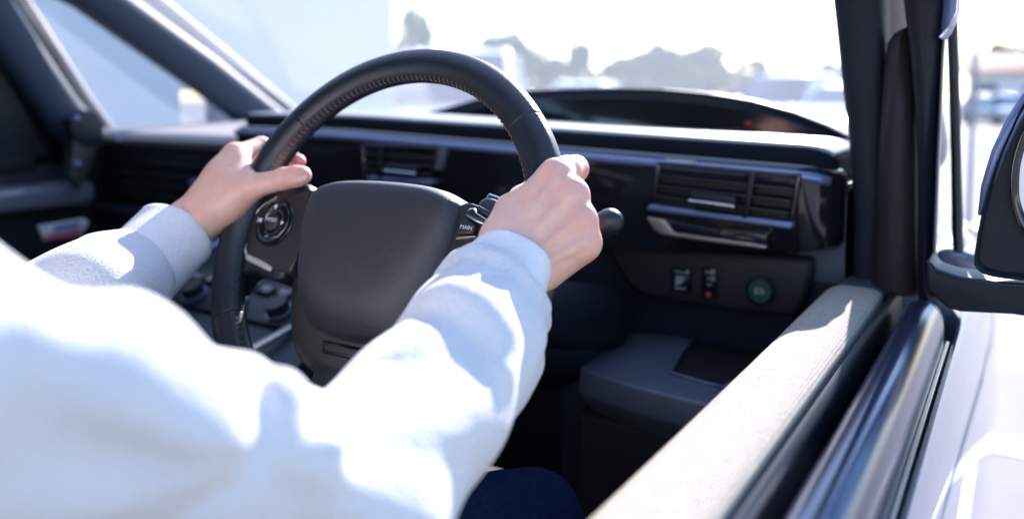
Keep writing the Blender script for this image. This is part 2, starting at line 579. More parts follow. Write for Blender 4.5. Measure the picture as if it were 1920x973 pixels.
def bearing(px):
    """unit ground direction seen at a photo column"""
    b = YAW - math.atan((px - PX) / F)
    return np.array([-math.sin(b), math.cos(b)])
def ground_at(px, depth):
    b = bearing(px)
    k = depth / (b[0] * -math.sin(YAW) + b[1] * math.cos(YAW))
    return CAM[:2] + b * k

# the long pale building beside the car park
bl = empty('building', (-12.0, 6.0, 0), 'long plain building with pale blue grey rendered wall beside the car park', 'building')
cA = ground_at(741, 8.6)
ua_ = np.array([-.83, -.56]); ub_ = np.array([-.80, .60])            # along the wall, towards the back
def bpoly(s0, s1, t0, t1, z):
    return [(*(cA + ua_ * s + ub_ * t), z) for s, t in ((s0, t0), (s1, t0), (s1, t1), (s0, t1))]
prism('wall', bpoly(0, 26, 0, 9, .5), (0, 0, 7.6), 'render_wall', bl, .02)
prism('plinth', bpoly(-.03, 26.03, -.03, 9.03, 0), (0, 0, .5), 'plinth', bl, .01)
prism('parapet', bpoly(-.08, 26.08, -.08, 9.08, 8.1), (0, 0, .3), 'plinth', bl, .02)
for s_ in (13, 19, 24):
    w = prism('window', bpoly(s_ - .9, s_ + .9, -.02, .05, 5.2), (0, 0, 1.2), 'house_window', bl, .01)
    prism('window_sill', bpoly(s_ - 1.0, s_ + 1.0, -.1, .0, 5.1), (0, 0, .08), 'plinth', w, .01)

# small white house at the far side
hp = ground_at(1930, 46)
hs = empty('house', (hp[0], hp[1], 0), 'small white house with brown roof at the far edge of the car park', 'house')
box('wall', (hp[0] - 3.1, hp[1] - 2, 0), (hp[0] + 4, hp[1] + 4, 2.7), 'house_wall', hs, 0.03)
prism('roof', [(hp[0] - 3.6, hp[1] - 2.6, 2.7), (hp[0] - 3.6, hp[1] + 4.6, 2.7), (hp[0] - 3.6, hp[1] + 1, 3.9)], (8.1, 0, 0), 'house_roof', hs, 0.02)
for dx in (-2.1, 0.2, 2.4):
    box('window', (hp[0] + dx - .5, hp[1] - 2.03, 1.0), (hp[0] + dx + .5, hp[1] - 1.95, 2.0), 'house_window', hs, 0.01)

# trees ---------------------------------------------------------------
def crown_mesh(seed, nclump, nleaf, leaf):
    r = np.random.default_rng(seed)
    V, Fc = [], []
    cl = []
    for i in range(nclump):
        z = r.uniform(-.75, 1.0)
        q = r.uniform(0, 2 * math.pi)
        rad = math.sqrt(max(0.05, 1 - z * z * .8)) * r.uniform(.25, .85)
        cl.append((rad * math.cos(q), rad * math.sin(q), z * .85, r.uniform(.22, .42)))
    for (cx, cy, cz, cr) in cl:
        for k in range(nleaf):
            d = r.normal(size=3)
            d = d / np.linalg.norm(d) * cr * r.uniform(.45, 1.0) ** .5
            c = np.array([cx, cy, cz]) + d * np.array([1, 1, .75])
            a = r.normal(size=3); a /= np.linalg.norm(a)
            b = np.cross(a, r.normal(size=3)); b /= np.linalg.norm(b)
            s = leaf * r.uniform(.6, 1.3)
            n0 = len(V)
            V += [c - a * s, c + b * s * .6, c + a * s, c - b * s * .6]
            Fc.append((n0, n0 + 1, n0 + 2, n0 + 3))
    me = bpy.data.meshes.new('crown')
    me.from_pydata([tuple(v) for v in V], [], Fc)
    return me
CROWNS = {}
for nm, (sd_, mt_) in {'mid': (3, 'leaf_mid'), 'dark': (5, 'leaf_dark'), 'yellow': (8, 'leaf_yellow')}.items():
    CROWNS[nm] = crown_mesh(sd_, 34, 80, 0.10)
    CROWNS[nm].materials.append(MATS[mt_])
def tree(px, depth, top_y, w_px, kd, label, rot):
    g = ground_at(px, depth)
    H = 1.2 + (185 - top_y) / F * depth
    W = w_px / F * depth / 2
    t = empty('tree', (g[0], g[1], 0), label, 'tree', 'trees beyond the car park')
    ch = H * 0.80
    pts = [(g[0], g[1], -.05), (g[0] + .05, g[1], H * .2), (g[0] - .08, g[1] + .05, H * .45), (g[0] + .05, g[1], H * .75)]
    tube('trunk', pts, [H * .028, H * .022, H * .016, H * .006], 'bark', t, 8)
    for q in range(4):
        a = rot + q * 1.6
        p0 = np.array([g[0], g[1], H * (.33 + .07 * q)])
        p1 = p0 + np.array([math.cos(a) * W * .6, math.sin(a) * W * .6, H * .16])
        tube('limb', [p0, (p0 + p1) / 2 + np.array([0, 0, .1]), p1], [H * .012, H * .009, H * .004], 'bark', t, 6)
    c = bpy.data.objects.new('crown', CROWNS[kd])
    c.location = (g[0], g[1], H - ch / 2)
    c.scale = (W, W, ch / 2 / .95)
    c.rotation_euler = (0, 0, rot)
    COL.objects.link(c)
    c.parent = t
    c.matrix_parent_inverse = Matrix.Translation(t.location).inverted()
TREES = [(782, 62, 26, 80, 'mid', 'tall olive green tree next to the corner of the pale building'),
         (950, 60, 66, 130, 'dark', 'broad dark green tree rising behind the parked white minivan'),
         (1030, 66, 112, 90, 'mid', 'short round tree in the far row behind the small white car'),
         (1086, 62, 82, 70, 'dark', 'narrow pointed dark tree behind the small white car'),
         (1160, 70, 118, 90, 'yellow', 'low yellowish tree in a dip of the far tree row'),
         (1236, 62, 84, 86, 'dark', 'medium dark tree in the middle of the far tree row'),
         (1318, 60, 90, 120, 'mid', 'wide rounded green tree right of the middle of the far row'),
         (1404, 66, 112, 95, 'yellow', 'low yellow green tree near the dark blue car'),
         (1486, 66, 128, 90, 'mid', 'small green tree right behind the dark blue car'),
         (1560, 66, 120, 80, 'mid', 'green tree at the end of the far row by the windscreen pillar'),
         (985, 72, 96, 150, 'mid', 'wide green tree between the minivan and the small white car, far back'),
         (1196, 74, 104, 150, 'mid', 'wide flat topped tree far back in the row'),
         (1274, 76, 100, 150, 'mid', 'pale green tree far back between two darker crowns'),
         (1888, 58, 84, 130, 'dark', 'dark green tree behind the small white house')]
for i, (px, d, ty, w, kd, lb) in enumerate(TREES):
    tree(px, d, ty, w, kd, lb, i * 1.3)
# clipped hedge below the trees
g0, g1 = ground_at(930, 56), ground_at(1620, 56)
r_ = np.random.default_rng(11)
V, Fc = [], []
for k in range(3600):
    t = r_.uniform()
    base = g0 * (1 - t) + g1 * t
    hh = 2.1 + .5 * math.sin(t * 40) + .4 * math.sin(t * 17 + 1)
    c = np.array([base[0] + r_.normal() * .4, base[1] + r_.normal() * .5, hh * r_.uniform(0, 1) ** .6])
    a = r_.normal(size=3); a /= np.linalg.norm(a)
    b = np.cross(a, r_.normal(size=3)); b /= np.linalg.norm(b)
    s = .24
    n0 = len(V)
    V += [c - a * s, c + b * s * .6, c + a * s, c - b * s * .6]
    Fc.append((n0, n0 + 1, n0 + 2, n0 + 3))
tag(mesh('hedge', V, Fc, 'leaf_yellow', smooth=False), 'yellowish hedge running along the far edge of the car park', 'hedge')

# slim pole
pp = ground_at(1823, 7.4)
po = empty('pole', (pp[0], pp[1], 0), 'slim grey metal pole standing behind the door mirror', 'pole')
tube('shaft', [(pp[0], pp[1], 0.0), (pp[0], pp[1], 5.2)], [.032, .028], 'pole_metal', po, 12, round_ends=False, auto=40)
box('base_plate', (pp[0] - .12, pp[1] - .12, 0.0), (pp[0] + .12, pp[1] + .12, .02), 'pole_metal', po, .004)
tube('cap', [(pp[0], pp[1], 5.2), (pp[0], pp[1], 5.24)], [.036, .034], 'pole_metal', po, 12)

# parked cars ---------------------------------------------------------
def parked_car(px, depth, turn, paint, H, label, L=4.3, Wd=1.72):
    g = ground_at(px, depth)
    R = Matrix.Translation((g[0], g[1], 0)) @ Matrix.Rotation(turn, 4, 'Z')
    t = empty('parked_car', (g[0], g[1], 0), label, 'car', 'cars parked ahead')
    T = lambda p: np.array(R @ Vector(p))
    hb, w = H * .62, Wd / 2
    st = [(-L / 2, .88, .45, .60), (-L / 2 + .08, .94, .30, .80), (-L * .36, 1.0, .22, .97), (-.1 * L, 1.0, .2, 1.0), (.12 * L, 1.0, .2, 1.0),
          (.24 * L, .99, .2, .96), (.40 * L, .96, .22, .84), (L / 2 - .08, .90, .30, .68), (L / 2, .80, .42, .56)]
    rings = []
    for (x, ws, zb, zt) in st:
        zt = zt * hb
        q = w * ws
        rings.append([T(p) for p in ((x, -q * .9, zb), (x, -q, zb + .12), (x, -q, zt * .75), (x, -q * .93, zt), (x, -q * .5, zt + .03), (x, q * .5, zt + .03), (x, q * .93, zt), (x, q, zt * .75), (x, q, zb + .12), (x, q * .9, zb))])
    body = loft('body', rings, paint, t, auto=40)
    def ringz(z, x0, x1, q, k=.06):
        return [T(p) for p in ((x0, -q + k, z), (x0 + k, -q, z), (x1 - k, -q, z), (x1, -q + k, z), (x1, q - k, z), (x1 - k, q, z), (x0 + k, q, z), (x0, q - k, z))]
    loft('window_glass', [ringz(hb - .02, -L * .44, L * .25, w * .90), ringz(H - .07, -L * .37, L * .06, w * .74)], 'car_glass', t, auto=30)
    mx_, hx_ = -L * .155, L * .22
    loft('roof', [ringz(H - .085 + .085 * math.sqrt(max(0, 1 - k_ * k_)), mx_ - hx_ * k_, mx_ + hx_ * k_, w * .755 * k_, .06 * k_) for k_ in (1.0, .985, .95, .88, .78, .64, .46, .25, .08)], paint, t, auto=80)
    for sx in (-1, 1):  # chrome rails added to throw sun glints
        tube('glint_rail', [T((mx_ - hx_ * .8, sx * w * .66, H - .02)), T((mx_, sx * w * .69, H + .02)), T((mx_ + hx_ * .8, sx * w * .66, H - .02))], .018, 'chrome', t, 10)
    for sx in (-1, 1):
        for x0, x1 in ((-L * .44, -L * .37), (-L * .12, -L * .12), (L * .25, L * .06)):
            tube('pillar', [T((x0, sx * w * .905, hb - .02)), T((x1, sx * w * .752, H - .06))], .035, paint, t, 8)
        for x in (-L * .31, L * .30):
            tyre = tube('wheel', [T((x, sx * (w - .20), .32)), T((x, sx * (w + .005), .32))], .32, 'tyre', t, 24, round_ends=False, auto=40)
            tube('rim', [T((x, sx * (w - .02), .32)), T((x, sx * (w + .02), .32))], [.21, .17], 'car_silver', tyre, 20, round_ends=False, auto=40)
        tube('headlight', [T((L / 2 - .10, sx * w * .62, .50 * H * .8 / .9)), T((L / 2 - .16, sx * w * .82, .52 * H * .8 / .9))], .085, 'lamp_lens', t, 12, flat=.6)
        tube('tail_light', [T((-L / 2 + .04, sx * w * .80, .46 * H)), T((-L / 2 + .05, sx * w * .80, .60 * H))], .06, 'tail_lens', t, 10)
        tube('door_mirror', [T((L * .19, sx * w * .95, hb + .03)), T((L * .19, sx * w * 1.12, hb + .06))], [.04, .085], paint, t, 10)
    tube('bumper', [T((L / 2 - .03, -w * .72, .40)), T((L / 2 + .01, 0, .40)), T((L / 2 - .03, w * .72, .40))], .07, 'tyre', t, 10)
parked_car(862, 10.6, math.radians(-62), 'car_white', 1.86, 'tall white minivan parked beside the corner of the pale building', 4.5, 1.72)
parked_car(1090, 21, math.radians(-78), 'car_white', 1.66, 'small white car parked alone below the far tree row', 3.9, 1.66)
parked_car(1478, 19, math.radians(-100), 'car_blue', 1.80, 'dark blue car parked by the end of the far tree row', 4.2, 1.7)
parked_car(1606, 15, math.radians(-95), 'car_silver', 1.5, 'silver car parked next to the dark blue car', 4.2, 1.7)
parked_car(1872, 36, math.radians(-60), 'car_silver', 1.40, 'low silver car parked in front of the small white house', 4.2, 1.72)

# ================================================================== THE CAR WE LOOK INTO
car = empty('car', (0.02, 0.6, 0.0), 'white car, paint darkened as in shade, black interior, seen through its open driver window', 'car')
OY = np.array([0, 1.0, 0])
def pxpoly(pts, Y):
    return [on(x, y, 1, Y) for x, y in pts]
def zs(X):
    """the dashboard drops a little towards the driver's door"""
    t = min(1, max(0, (X - 0.0) / .75))
    return -0.028 * t
def loft_x(name, xs, prof, material, parent, auto=None):
    rings = []
    for X in xs:
        rings.append([(X, y, z) for (y, z) in prof(X)])
    return loft(name, rings, material, parent, auto=auto)
def arc(cy, cz, r, a0, a1, n=6):
    return [(cy + r * math.cos(math.radians(a0 + (a1 - a0) * i / n)), cz + r * math.sin(math.radians(a0 + (a1 - a0) * i / n))) for i in range(n + 1)]
def endx(X, x1, r):
    """rounding of a part's end towards the door"""
    u = max(0.0, X - (x1 - r))
    return r - math.sqrt(max(0, r * r - u * u))

# ---- dashboard body
XD = [-.25] + list(np.linspace(-.2, .70, 16)) + [.71, .722, .732, .739, .7425]
def ledge(X):
    e = endx(X, .743, .035)
    z = zs(X) - e * .5
    y = .948 + e * .7
    return [(1.20, 1.10), (1.0, 1.11)] + [(y + .012, 1.143 + z)] + arc(y + .008, 1.150 + z, .008, 200, 180, 2) + arc(y + .009, 1.1625 + z, .009, 180, 95, 6) + [(1.13, 1.1735 + z), (1.20, 1.172 + z)]
box('side_panel', (.735, 1.14, .80), (.79, 1.52, 1.15), 'pillar_trim', car, .01)
dash = loft_x('dashboard', XD, ledge, 'dash_matte', car, 40)
def sunlit_ledge(X):
    e = endx(X, .743, .035)
    z = zs(X) - e * .5
    y = .948 + e * .7
    return [(y + .006, 1.166 + z), (y + .004, 1.1695 + z)] + arc(y + .009, 1.1705 + z, .004, 180, 95, 4) + [(1.080, 1.1770 + z), (1.086, 1.168 + z)]
loft_x('sunlit_ledge', XD[:-1], sunlit_ledge, 'dash_sunlit', dash, 40)  # pale strip that paints the ledge top as sunlit
def main_body(X):
    return [(1.52, 1.08), (1.50, 1.13), (1.20, 1.135 + zs(X)), (.985, 1.13 + zs(X)), (.975, 1.05), (.985, .93), (1.05, .60), (1.45, .55)]
loft_x('dash_core', [-.76, -.5, -.2, .0, .2, .4, .6, .752], main_body, 'dash_soft', dash, 30)

# ---- glossy lower fascia with an upper edge coloured blue like reflected sky
def fascia(X):
    e = endx(X, .752, .05)
    y = .928 + e * .8
    z = zs(X)
    zb = 1.005 + .022 * max(0, min(1, (X - .5) / .2)) + e * .3
    return [(1.0, 1.12 + z), (.99, 1.02)] + [(y + .02, zb - .004), (y + .004, zb)] + [(y, zb + .02), (y - .003, 1.125 + z - e * .2)] + arc(y + .009, 1.140 + z - e * .3, .0125, 185, 95, 6) + [(.985, 1.153 + z - e * .3)]
XF = [-.245] + list(np.linspace(-.2, .69, 18)) + [.70, .71, .72, .73, .74, .747, .751]
fas = loft_x('fascia', XF, fascia, 'gloss_black', dash, 38)
# line along the top edge, its blue colour standing for reflected sky
pts = [(X, .9225 + endx(X, .752, .05) * .8, 1.1405 + zs(X) - endx(X, .752, .05) * .3) for X in XF[:-2]]
tube('sky_edge_trim', pts, .0055, 'satin', dash, 8, round_ends=False)
# right-hand end cap beside the door
loft('end_cap', [[(x, y, z) for (y, z) in ((.975, 1.085), (.995, 1.095), (1.2, 1.10), (1.2, .93), (1.0, .93), (.975, 1.0))] for x in (.70, .742, .752)], 'pocket_grey', dash, auto=30)
# black hood of the meters near the windscreen
hood_px = [(790, 216), (840, 204), (900, 187), (985, 173), (1060, 169), (1150, 167), (1240, 169), (1330, 177), (1410, 190), (1490, 212), (1550, 236), (1592, 258), (1632, 282)]
front = [on(x, y, 1, 1.15) for x, y in hood_px]
rings = []
for (dy, dz, s) in ((.0, -.004, .985), (-.005, .000, 1.0), (-.002, .002, 1.0), (.02, .002, 1.0), (.16, -.012, .97), (.28, -.04, .93)):
    cx = .38
    rr = []
    for p in front:
        zz = 1.12 + (p[2] - 1.12) * (1 if dy < .1 else .9) + dz
        rr.append((cx + (p[0] - cx) * s, 1.15 + dy, zz))
    base = [(cx + (front[-1][0] - cx) * s, 1.15 + dy, 1.10), (cx + (front[0][0] - cx) * s, 1.15 + dy, 1.10)]
    rings.append(rr + base)
hood = loft('meter_hood', rings, 'dash_soft', car, auto=45)
# dark meter glass set in the hood, with one red tell-tale
inner = [np.array([.38 + (p[0] - .38) * .955, 1.1385, 1.118 + (p[2] - 1.118) * .86]) for p in front]
prism('meter_glass', inner + [np.array([inner[-1][0], 1.1385, 1.12]), np.array([inner[0][0], 1.1385, 1.12])], (0, .006, 0), 'gloss_black', hood, .001)
rl = on(1403, 234, 1, 1.1365)
tube('warning_light', [rl, rl + OY * .004], .005, 'red_lamp', hood, 12)

# ---- vents
def vent(px_frame, Y, slat_n, knob_px, bars, sill_px):
    A = pxpoly(px_frame, Y)                     # tl, tr, br, bl
    bk = prism('vent_recess', pxpoly(px_frame, Y + .001), (0, .003, 0), 'vent_black', dash, .0)
    fr = []
    for i in range(4):
        a, b = A[i], A[(i + 1) % 4]
        tube('vent_frame', [a - OY * .004, b - OY * .004], .0035, 'gloss_black', dash, 8)
    for k in range(slat_n):
        t = (k + 1) / (slat_n + 1)
        a = A[0] * (1 - t) + A[3] * t
        b = A[1] * (1 - t) + A[2] * t
        d = b - a
        poly = [a + d * .02 - OY * .010, b - d * .02 - OY * .010, b - d * .02 - OY * .001 + np.array([0, 0, .003]), a + d * .02 - OY * .001 + np.array([0, 0, .003])]
        prism('vent_slat', poly, (0, 0, -.0035), 'vent_black', dash, .0008, 2)
    for s in bars:
        a = A[0] * (1 - s) + A[1] * s
        b = A[3] * (1 - s) + A[2] * s
        prism('vent_bar', [a - OY * .0125 + np.array([-.0035, 0, 0]), a - OY * .0125 + np.array([.0035, 0, 0]), b - OY * .0125 + np.array([.0035, 0, 0]), b - OY * .0125 + np.array([-.0035, 0, 0])], (0, .010, 0), 'vent_black', dash, .001, 2)
    kp = pxpoly(knob_px, Y - .022)
    kb = prism('vent_knob', kp, (0, .016, 0), 'vent_black', dash, .002)
    a, b = kp[3], kp[2]
    tube('knob_trim', [a - OY * .001 + np.array([.002, 0, .0015]), b - OY * .001 + np.array([-.002, 0, .0015])], .0022, 'chrome', dash, 8)
    sp = pxpoly(sill_px, Y - .012)
    prism('vent_sill', sp, (0, .02, 0), 'satin', dash, .0018)
vent([(1238, 306), (1500, 330), (1484, 418), (1226, 384)], .924, 3, [(1293, 360), (1379, 370), (1378, 390), (1291, 379)], (.70,), [(1216, 384), (1486, 418), (1483, 430), (1212, 394)])
vent([(684, 272), (826, 278), (812, 340), (688, 334)], .924, 3, [(720, 308), (780, 313), (779, 328), (720, 322)], (.28,), [(690, 330), (812, 338), (808, 347), (688, 338)])
prism('vent_divider', pxpoly([(824, 278), (836, 279), (825, 320), (813, 319)], .915), (0, .01, 0), 'pocket_grey', dash, .002)
# pull-out cup holder lid under the right vent
prism('cup_holder_lid', pxpoly([(1210, 405), (1300, 418), (1440, 437), (1436, 466), (1330, 452), (1240, 436), (1222, 428)], .914), (0, .02, 0), 'gloss_black', dash, .004)
prism('lid_trim', pxpoly([(1212, 407), (1246, 412), (1262, 436), (1400, 455), (1438, 462), (1436, 467), (1330, 454), (1240, 440), (1224, 430)], .911), (0, .006, 0), 'champagne', dash, .0015)
prism('lid_handle', pxpoly([(1262, 416), (1350, 429), (1346, 443), (1268, 432)], .909), (0, .008, 0), 'vent_black', dash, .002)
prism('upper_trim', pxpoly([(1246, 298), (1306, 303), (1290, 310), (1254, 309)], .921), (0, .004, 0), 'champagne', dash, .001)
prism('upper_trim', pxpoly([(1345, 309), (1430, 317), (1420, 321), (1356, 316)], .921), (0, .004, 0), 'champagne', dash, .001)

# ---- switch panel below the fascia
swp = prism('switch_panel', pxpoly([(1120, 440), (1240, 468), (1380, 476), (1522, 486), (1520, 520), (1508, 566), (1490, 596), (1400, 588), (1300, 572), (1205, 556), (1175, 530), (1150, 490)], .950), (0, .05, 0), 'dash_brown', dash, .008, 4)
for q, m_ in (([(1258, 500), (1293, 505), (1292, 552), (1258, 546)], 'gloss_black'), ([(1316, 500), (1344, 504), (1342, 562), (1315, 557)], 'gloss_black'), ([(1295, 507), (1314, 509), (1313, 556), (1295, 552)], 'dash_brown')):
    prism('switch', pxpoly(q, .943), (0, .012, 0), m_, dash, .002)
for q in ([(1264, 508), (1287, 511), (1287, 513), (1264, 510)], [(1268, 517), (1284, 519), (1280, 530), (1266, 536)], [(1265, 538), (1285, 540), (1285, 543), (1265, 541)]):
    prism('switch_mark', pxpoly(q, .9425), (0, .003, 0), 'glyph_dim', dash, .0)
for q in ([(1322, 508), (1338, 510), (1338, 513), (1322, 511)], [(1326, 520), (1334, 521), (1334, 524), (1326, 523)], [(1326, 532), (1334, 533), (1334, 536), (1326, 535)]):
    prism('switch_mark', pxpoly(q, .9425), (0, .003, 0), 'glyph_dim', dash, .0)
p_ = on(1328, 552, 1, .9425)
tube('indicator_lamp', [p_, p_ + OY * .003], .0028, 'red_led', dash, 10)
gb = on(1425, 546, 1, .9405)
tube('button_ring', [gb, gb + OY * .02], .0168, 'gloss_black', dash, 28, round_ends=False, auto=40)
tube('button', [gb - OY * .002, gb + OY * .006], [.0128, .0140], 'green_button', dash, 28, round_ends=False, auto=40)
for k in range(2):
    lf = smooth_closed([(0, -.0045), (.0042, -.001), (.0035, .0040), (0, .0062), (-.0035, .004), (-.0042, -.001)], 4)
    ang = (-.5, .75)[k]
    c0 = (-.0025, .0022)[k]
    poly = [gb + np.array([c0 + (u * math.cos(ang) - v * math.sin(ang)) * .8, -.0032, (u * math.sin(ang) + v * math.cos(ang)) * .8]) for u, v in lf]
    prism('button_mark', poly, (0, .0015, 0), 'glyph_dim', dash, 0)

# ---- open pocket box under the switches
ztop = .885
outer = [on(x, y, 2, ztop) for x, y in ((1118, 622), (1290, 628), (1500, 642), (1480, 720), (1400, 772), (1290, 750), (1180, 722), (1086, 690))]
inner = [on(x, y, 2, ztop + .002) for x, y in ((1305, 632), (1370, 634), (1452, 646), (1420, 690), (1356, 728), (1310, 716), (1256, 700), (1275, 665))]
lowr = [p + np.array([0, .01, -.09]) for p in inner]
skirt = [p + np.array([0, 0, -.03]) + (np.array([0, .0, 0])) for p in outer]
skirt2 = [p + np.array([0, .03, -.06]) for p in outer]
v = outer + inner + lowr + skirt + skirt2
f = []
for i in range(8):
    j = (i + 1) % 8
    f += [(i, j, 8 + j, 8 + i), (8 + i, 8 + j, 16 + j, 16 + i), (i, 24 + i, 24 + j, j), (24 + i, 32 + i, 32 + j, 24 + j)]
f.append(tuple(range(16, 24)))
bm = bmesh.new()
bv = [bm.verts.new(tuple(p)) for p in v]
for q in f:
    bm.faces.new([bv[i] for i in q])
bmesh.ops.recalc_face_normals(bm, faces=bm.faces)
bm_bevel(bm, .006, 3, 30)
pocket = from_bm('pocket', bm, 'pocket_grey', dash, True, 50)
tube('pocket_rim', [p + np.array([0, 0, .0005]) for p in inner + inner[:1]], .0028, 'pocket_grey', dash, 8, round_ends=False)
pin = [p + np.array([0, 0, -.0035]) for p in inner]
loft('pocket_liner', [pin, [p + np.array([0, .009, -.085]) for p in inner]], 'dash_brown', dash, auto=40)
box('knee_panel', (.40, .93, .45), (.76, .98, .845), 'dash_soft', dash, .01)
box('lower_drawer', (.47, .845, .62), (.735, .95, .822), 'dash_brown', dash, .012)

# ---- steering column, stalk
WC = np.array([.4362, .5274, 1.0751])
TILT, WY = .4387, .03
WN = np.array([math.sin(WY) * math.cos(TILT), -math.cos(WY) * math.cos(TILT), math.sin(TILT)])
WA = np.cross([0, 0, 1.0], WN); WA /= np.linalg.norm(WA)
WB = np.cross(WN, WA)
def wl(a, b, n=0.0):
    return WC + WA * a + WB * b + WN * n
col = tube('steering_column', [wl(0, -.012, -.05), wl(0, -.015, -.12), wl(0, -.02, -.22), wl(0, -.02, -.36)], [.052, .064, .070, .070], 'dash_soft', car, 28, flat=.9)
tube('column_cover', [wl(.045, -.015, -.10), wl(.050, -.015, -.18), wl(.045, .0, -.30), wl(.04, .02, -.42)], [.034, .040, .042, .045], 'rubber', col, 20)
tip = atd(1146, 415, .735)
root = wl(.06, .0, -.11)
tube('wiper_stalk', [root, root * .5 + tip * .5 + np.array([0, 0, .004]), tip * .82 + root * .18, tip * .99 + root * .01], [.007, .008, .0105, .0128], 'leather_smooth', car, 20)
tip = wl(-.205, .03, -.075)
tube('gear_stalk', [wl(-.06, .0, -.10), wl(-.15, .02, -.085), tip], [.007, .008, .011], 'leather_smooth', car, 16)

# ---- centre stack and console
cc = [(-.18, .93, 1.0), (.19, .93, 1.0), (.20, .72, .905), (.205, .58, .86), (.205, .40, .84), (-.19, .40, .84), (-.19, .58, .86), (-.185, .72, .905)]
con = loft('centre_console', [[(-.18, .97, 1.01), (.19, .97, 1.01), (.19, .97, .5), (-.18, .97, .5)], [(-.18, .90, .985), (.19, .90, .985), (.19, .90, .5), (-.18, .90, .5)],
                              [(-.185, .72, .905), (.20, .72, .905), (.20, .72, .5), (-.185, .72, .5)], [(-.19, .58, .862), (.205, .58, .862), (.205, .58, .5), (-.19, .58, .5)],
                              [(-.19, .35, .845), (.205, .35, .845), (.205, .35, .5), (-.19, .35, .5)]], 'dash_soft', car, auto=30)
SL = np.array([0, .18, .08]) / np.linalg.norm([0, .18, .08])
SN = np.array([0, -.08, .18]) / np.linalg.norm([0, .18, .08])
def on_stack(X, s, h=.004):
    return np.array([X, .72, .905]) + SL * s + SN * h
def tile(name, x0, x1, s0, s1, h, material, bevel=.002):
    return prism(name, [on_stack(x0, s0, .0), on_stack(x1, s0, .0), on_stack(x1, s1, .0), on_stack(x0, s1, .0)], SN * h, material, con, bevel)
tile('audio_screen', -.085, .10, .075, .185, .006, 'screen_blue')
tile('control_panel', -.15, .165, -.02, .062, .008, 'vent_black')
for k in range(8):
    b_ = tile('control_button', -.14 + k * .038, -.112 + k * .038, .030, .046, .014, 'gloss_black')
    for s in (.0365,):
        x = -.126 + k * .038
        prism('button_mark', [on_stack(x - .005, s, .0142), on_stack(x + .005, s, .0142), on_stack(x + .005, s + .004, .0142), on_stack(x - .005, s + .004, .0142)], SN * .0006, 'glyph_dim', con, 0)
for x in (-.09, .0, .09):
    p = on_stack(x, .004, .006)
    tube('dial', [p, p + SN * .02], [.017, .015], 'vent_black', con, 20, round_ends=False, auto=40)
    tube('dial_ring', [p + SN * .004, p + SN * .006], .0185, 'satin', con, 20, round_ends=False, auto=40)
prism('console_trim', [(-.19, .60, .872), (-.175, .60, .872), (-.17, .90, .992), (-.185, .90, .992)], (0, 0, .006), 'satin', con, .002)
prism('console_trim', [(.13, .52, .868), (.142, .52, .868), (.142, .70, .905), (.13, .70, .905)], (0, 0, .006), 'champagne', con, .002)
tube('gear_knob', [(.06, .52, .87), (.055, .54, .93), (.055, .535, .955)], [.009, .011, .022], 'leather_smooth', con, 16)

# ---- passenger side of the dashboard
loft_x('passenger_shelf', [-.765, -.60, -.4, -.26], lambda X: [(1.45, 1.10), (.99, 1.10), (.965, 1.105), (.955, 1.117), (.965, 1.128), (.99, 1.133), (1.45, 1.15)], 'trim_sunlit', dash, 40)
box('glove_box', (-.74, .955, .62), (-.24, 1.0, .93), 'dash_soft', dash, .015)
box('shelf_recess', (-.73, .962, .985), (-.27, .985, 1.09), 'vent_black', dash, .006)
for k in range(4):
    box('shelf_slat', (-.72, .948, 1.004 + k * .022), (-.30, .968, 1.009 + k * .022), 'gloss_black', dash, .0015)
tube('shelf_knob', [(-.40, .945, 1.04), (-.375, .945, 1.04)], .008, 'satin', dash, 10)
box('shelf_lip', (-.75, .94, .955), (-.25, .99, .98), 'dash_soft', dash, .01)

# ---- windscreen and pillars
ws = mesh('windscreen', [(-.725, 1.60, 1.12), (.775, 1.60, 1.12), (.68, .42, 1.70), (-.66, .42, 1.70)], [(0, 1, 2, 3)], 'windscreen_glass', car, smooth=False)
def beam(name, pts, wy, wx, material, parent=None, n=14):
    """pillar of rounded section along pts"""
    pts = np.asarray(pts, float)
    rings = []
    for i, p in enumerate(pts):
        t = pts[min(i + 1, len(pts) - 1)] - pts[max(i - 1, 0)]
        t /= np.linalg.norm(t)
        a = np.array([1.0, 0, 0]) - t * t[0]
        a /= np.linalg.norm(a)
        b = np.cross(t, a)
        k = wy[i] if hasattr(wy, '__len__') else wy
        q = np.linspace(0, 2 * math.pi, n, endpoint=False)
        se = lambda c: math.copysign(abs(c) ** .75, c)
        rings.append([p + a * wx * se(math.cos(u)) + b * k * se(math.sin(u)) for u in q])
    return loft(name, rings, material, parent or car, auto=60)
lp = beam('windscreen_pillar', [(-.735, 1.42, 1.13), (-.725, 1.21, 1.262), (-.705, .92, 1.425), (-.66, .40, 1.62)], [.052, .050, .046, .042], .030, 'pillar_grey')
beam('sunlit_pillar_edge', [(-.74, 1.53, 1.14), (-.735, 1.31, 1.285), (-.715, 1.03, 1.455), (-.66, .50, 1.66)], .016, .016, 'trim_sunlit', lp)  # pale strip painted as the sunlit edge
l2 = beam('window_pillar', [(-.745, .95, 1.10), (-.74, .885, 1.17), (-.73, .765, 1.345), (-.70, .60, 1.60)], [.044, .042, .042, .042], .026, 'pillar_grey')
beam('sunlit_pillar_edge', [(-.75, .985, 1.135), (-.748, .938, 1.20), (-.738, .825, 1.375), (-.71, .66, 1.60)], .013, .014, 'trim_sunlit', l2)
mesh('quarter_window', [(-.745, .95, 1.12), (-.745, 1.44, 1.12), (-.66, .45, 1.61), (-.70, .62, 1.60)], [(0, 1, 2, 3)], 'side_glass', car, smooth=False)
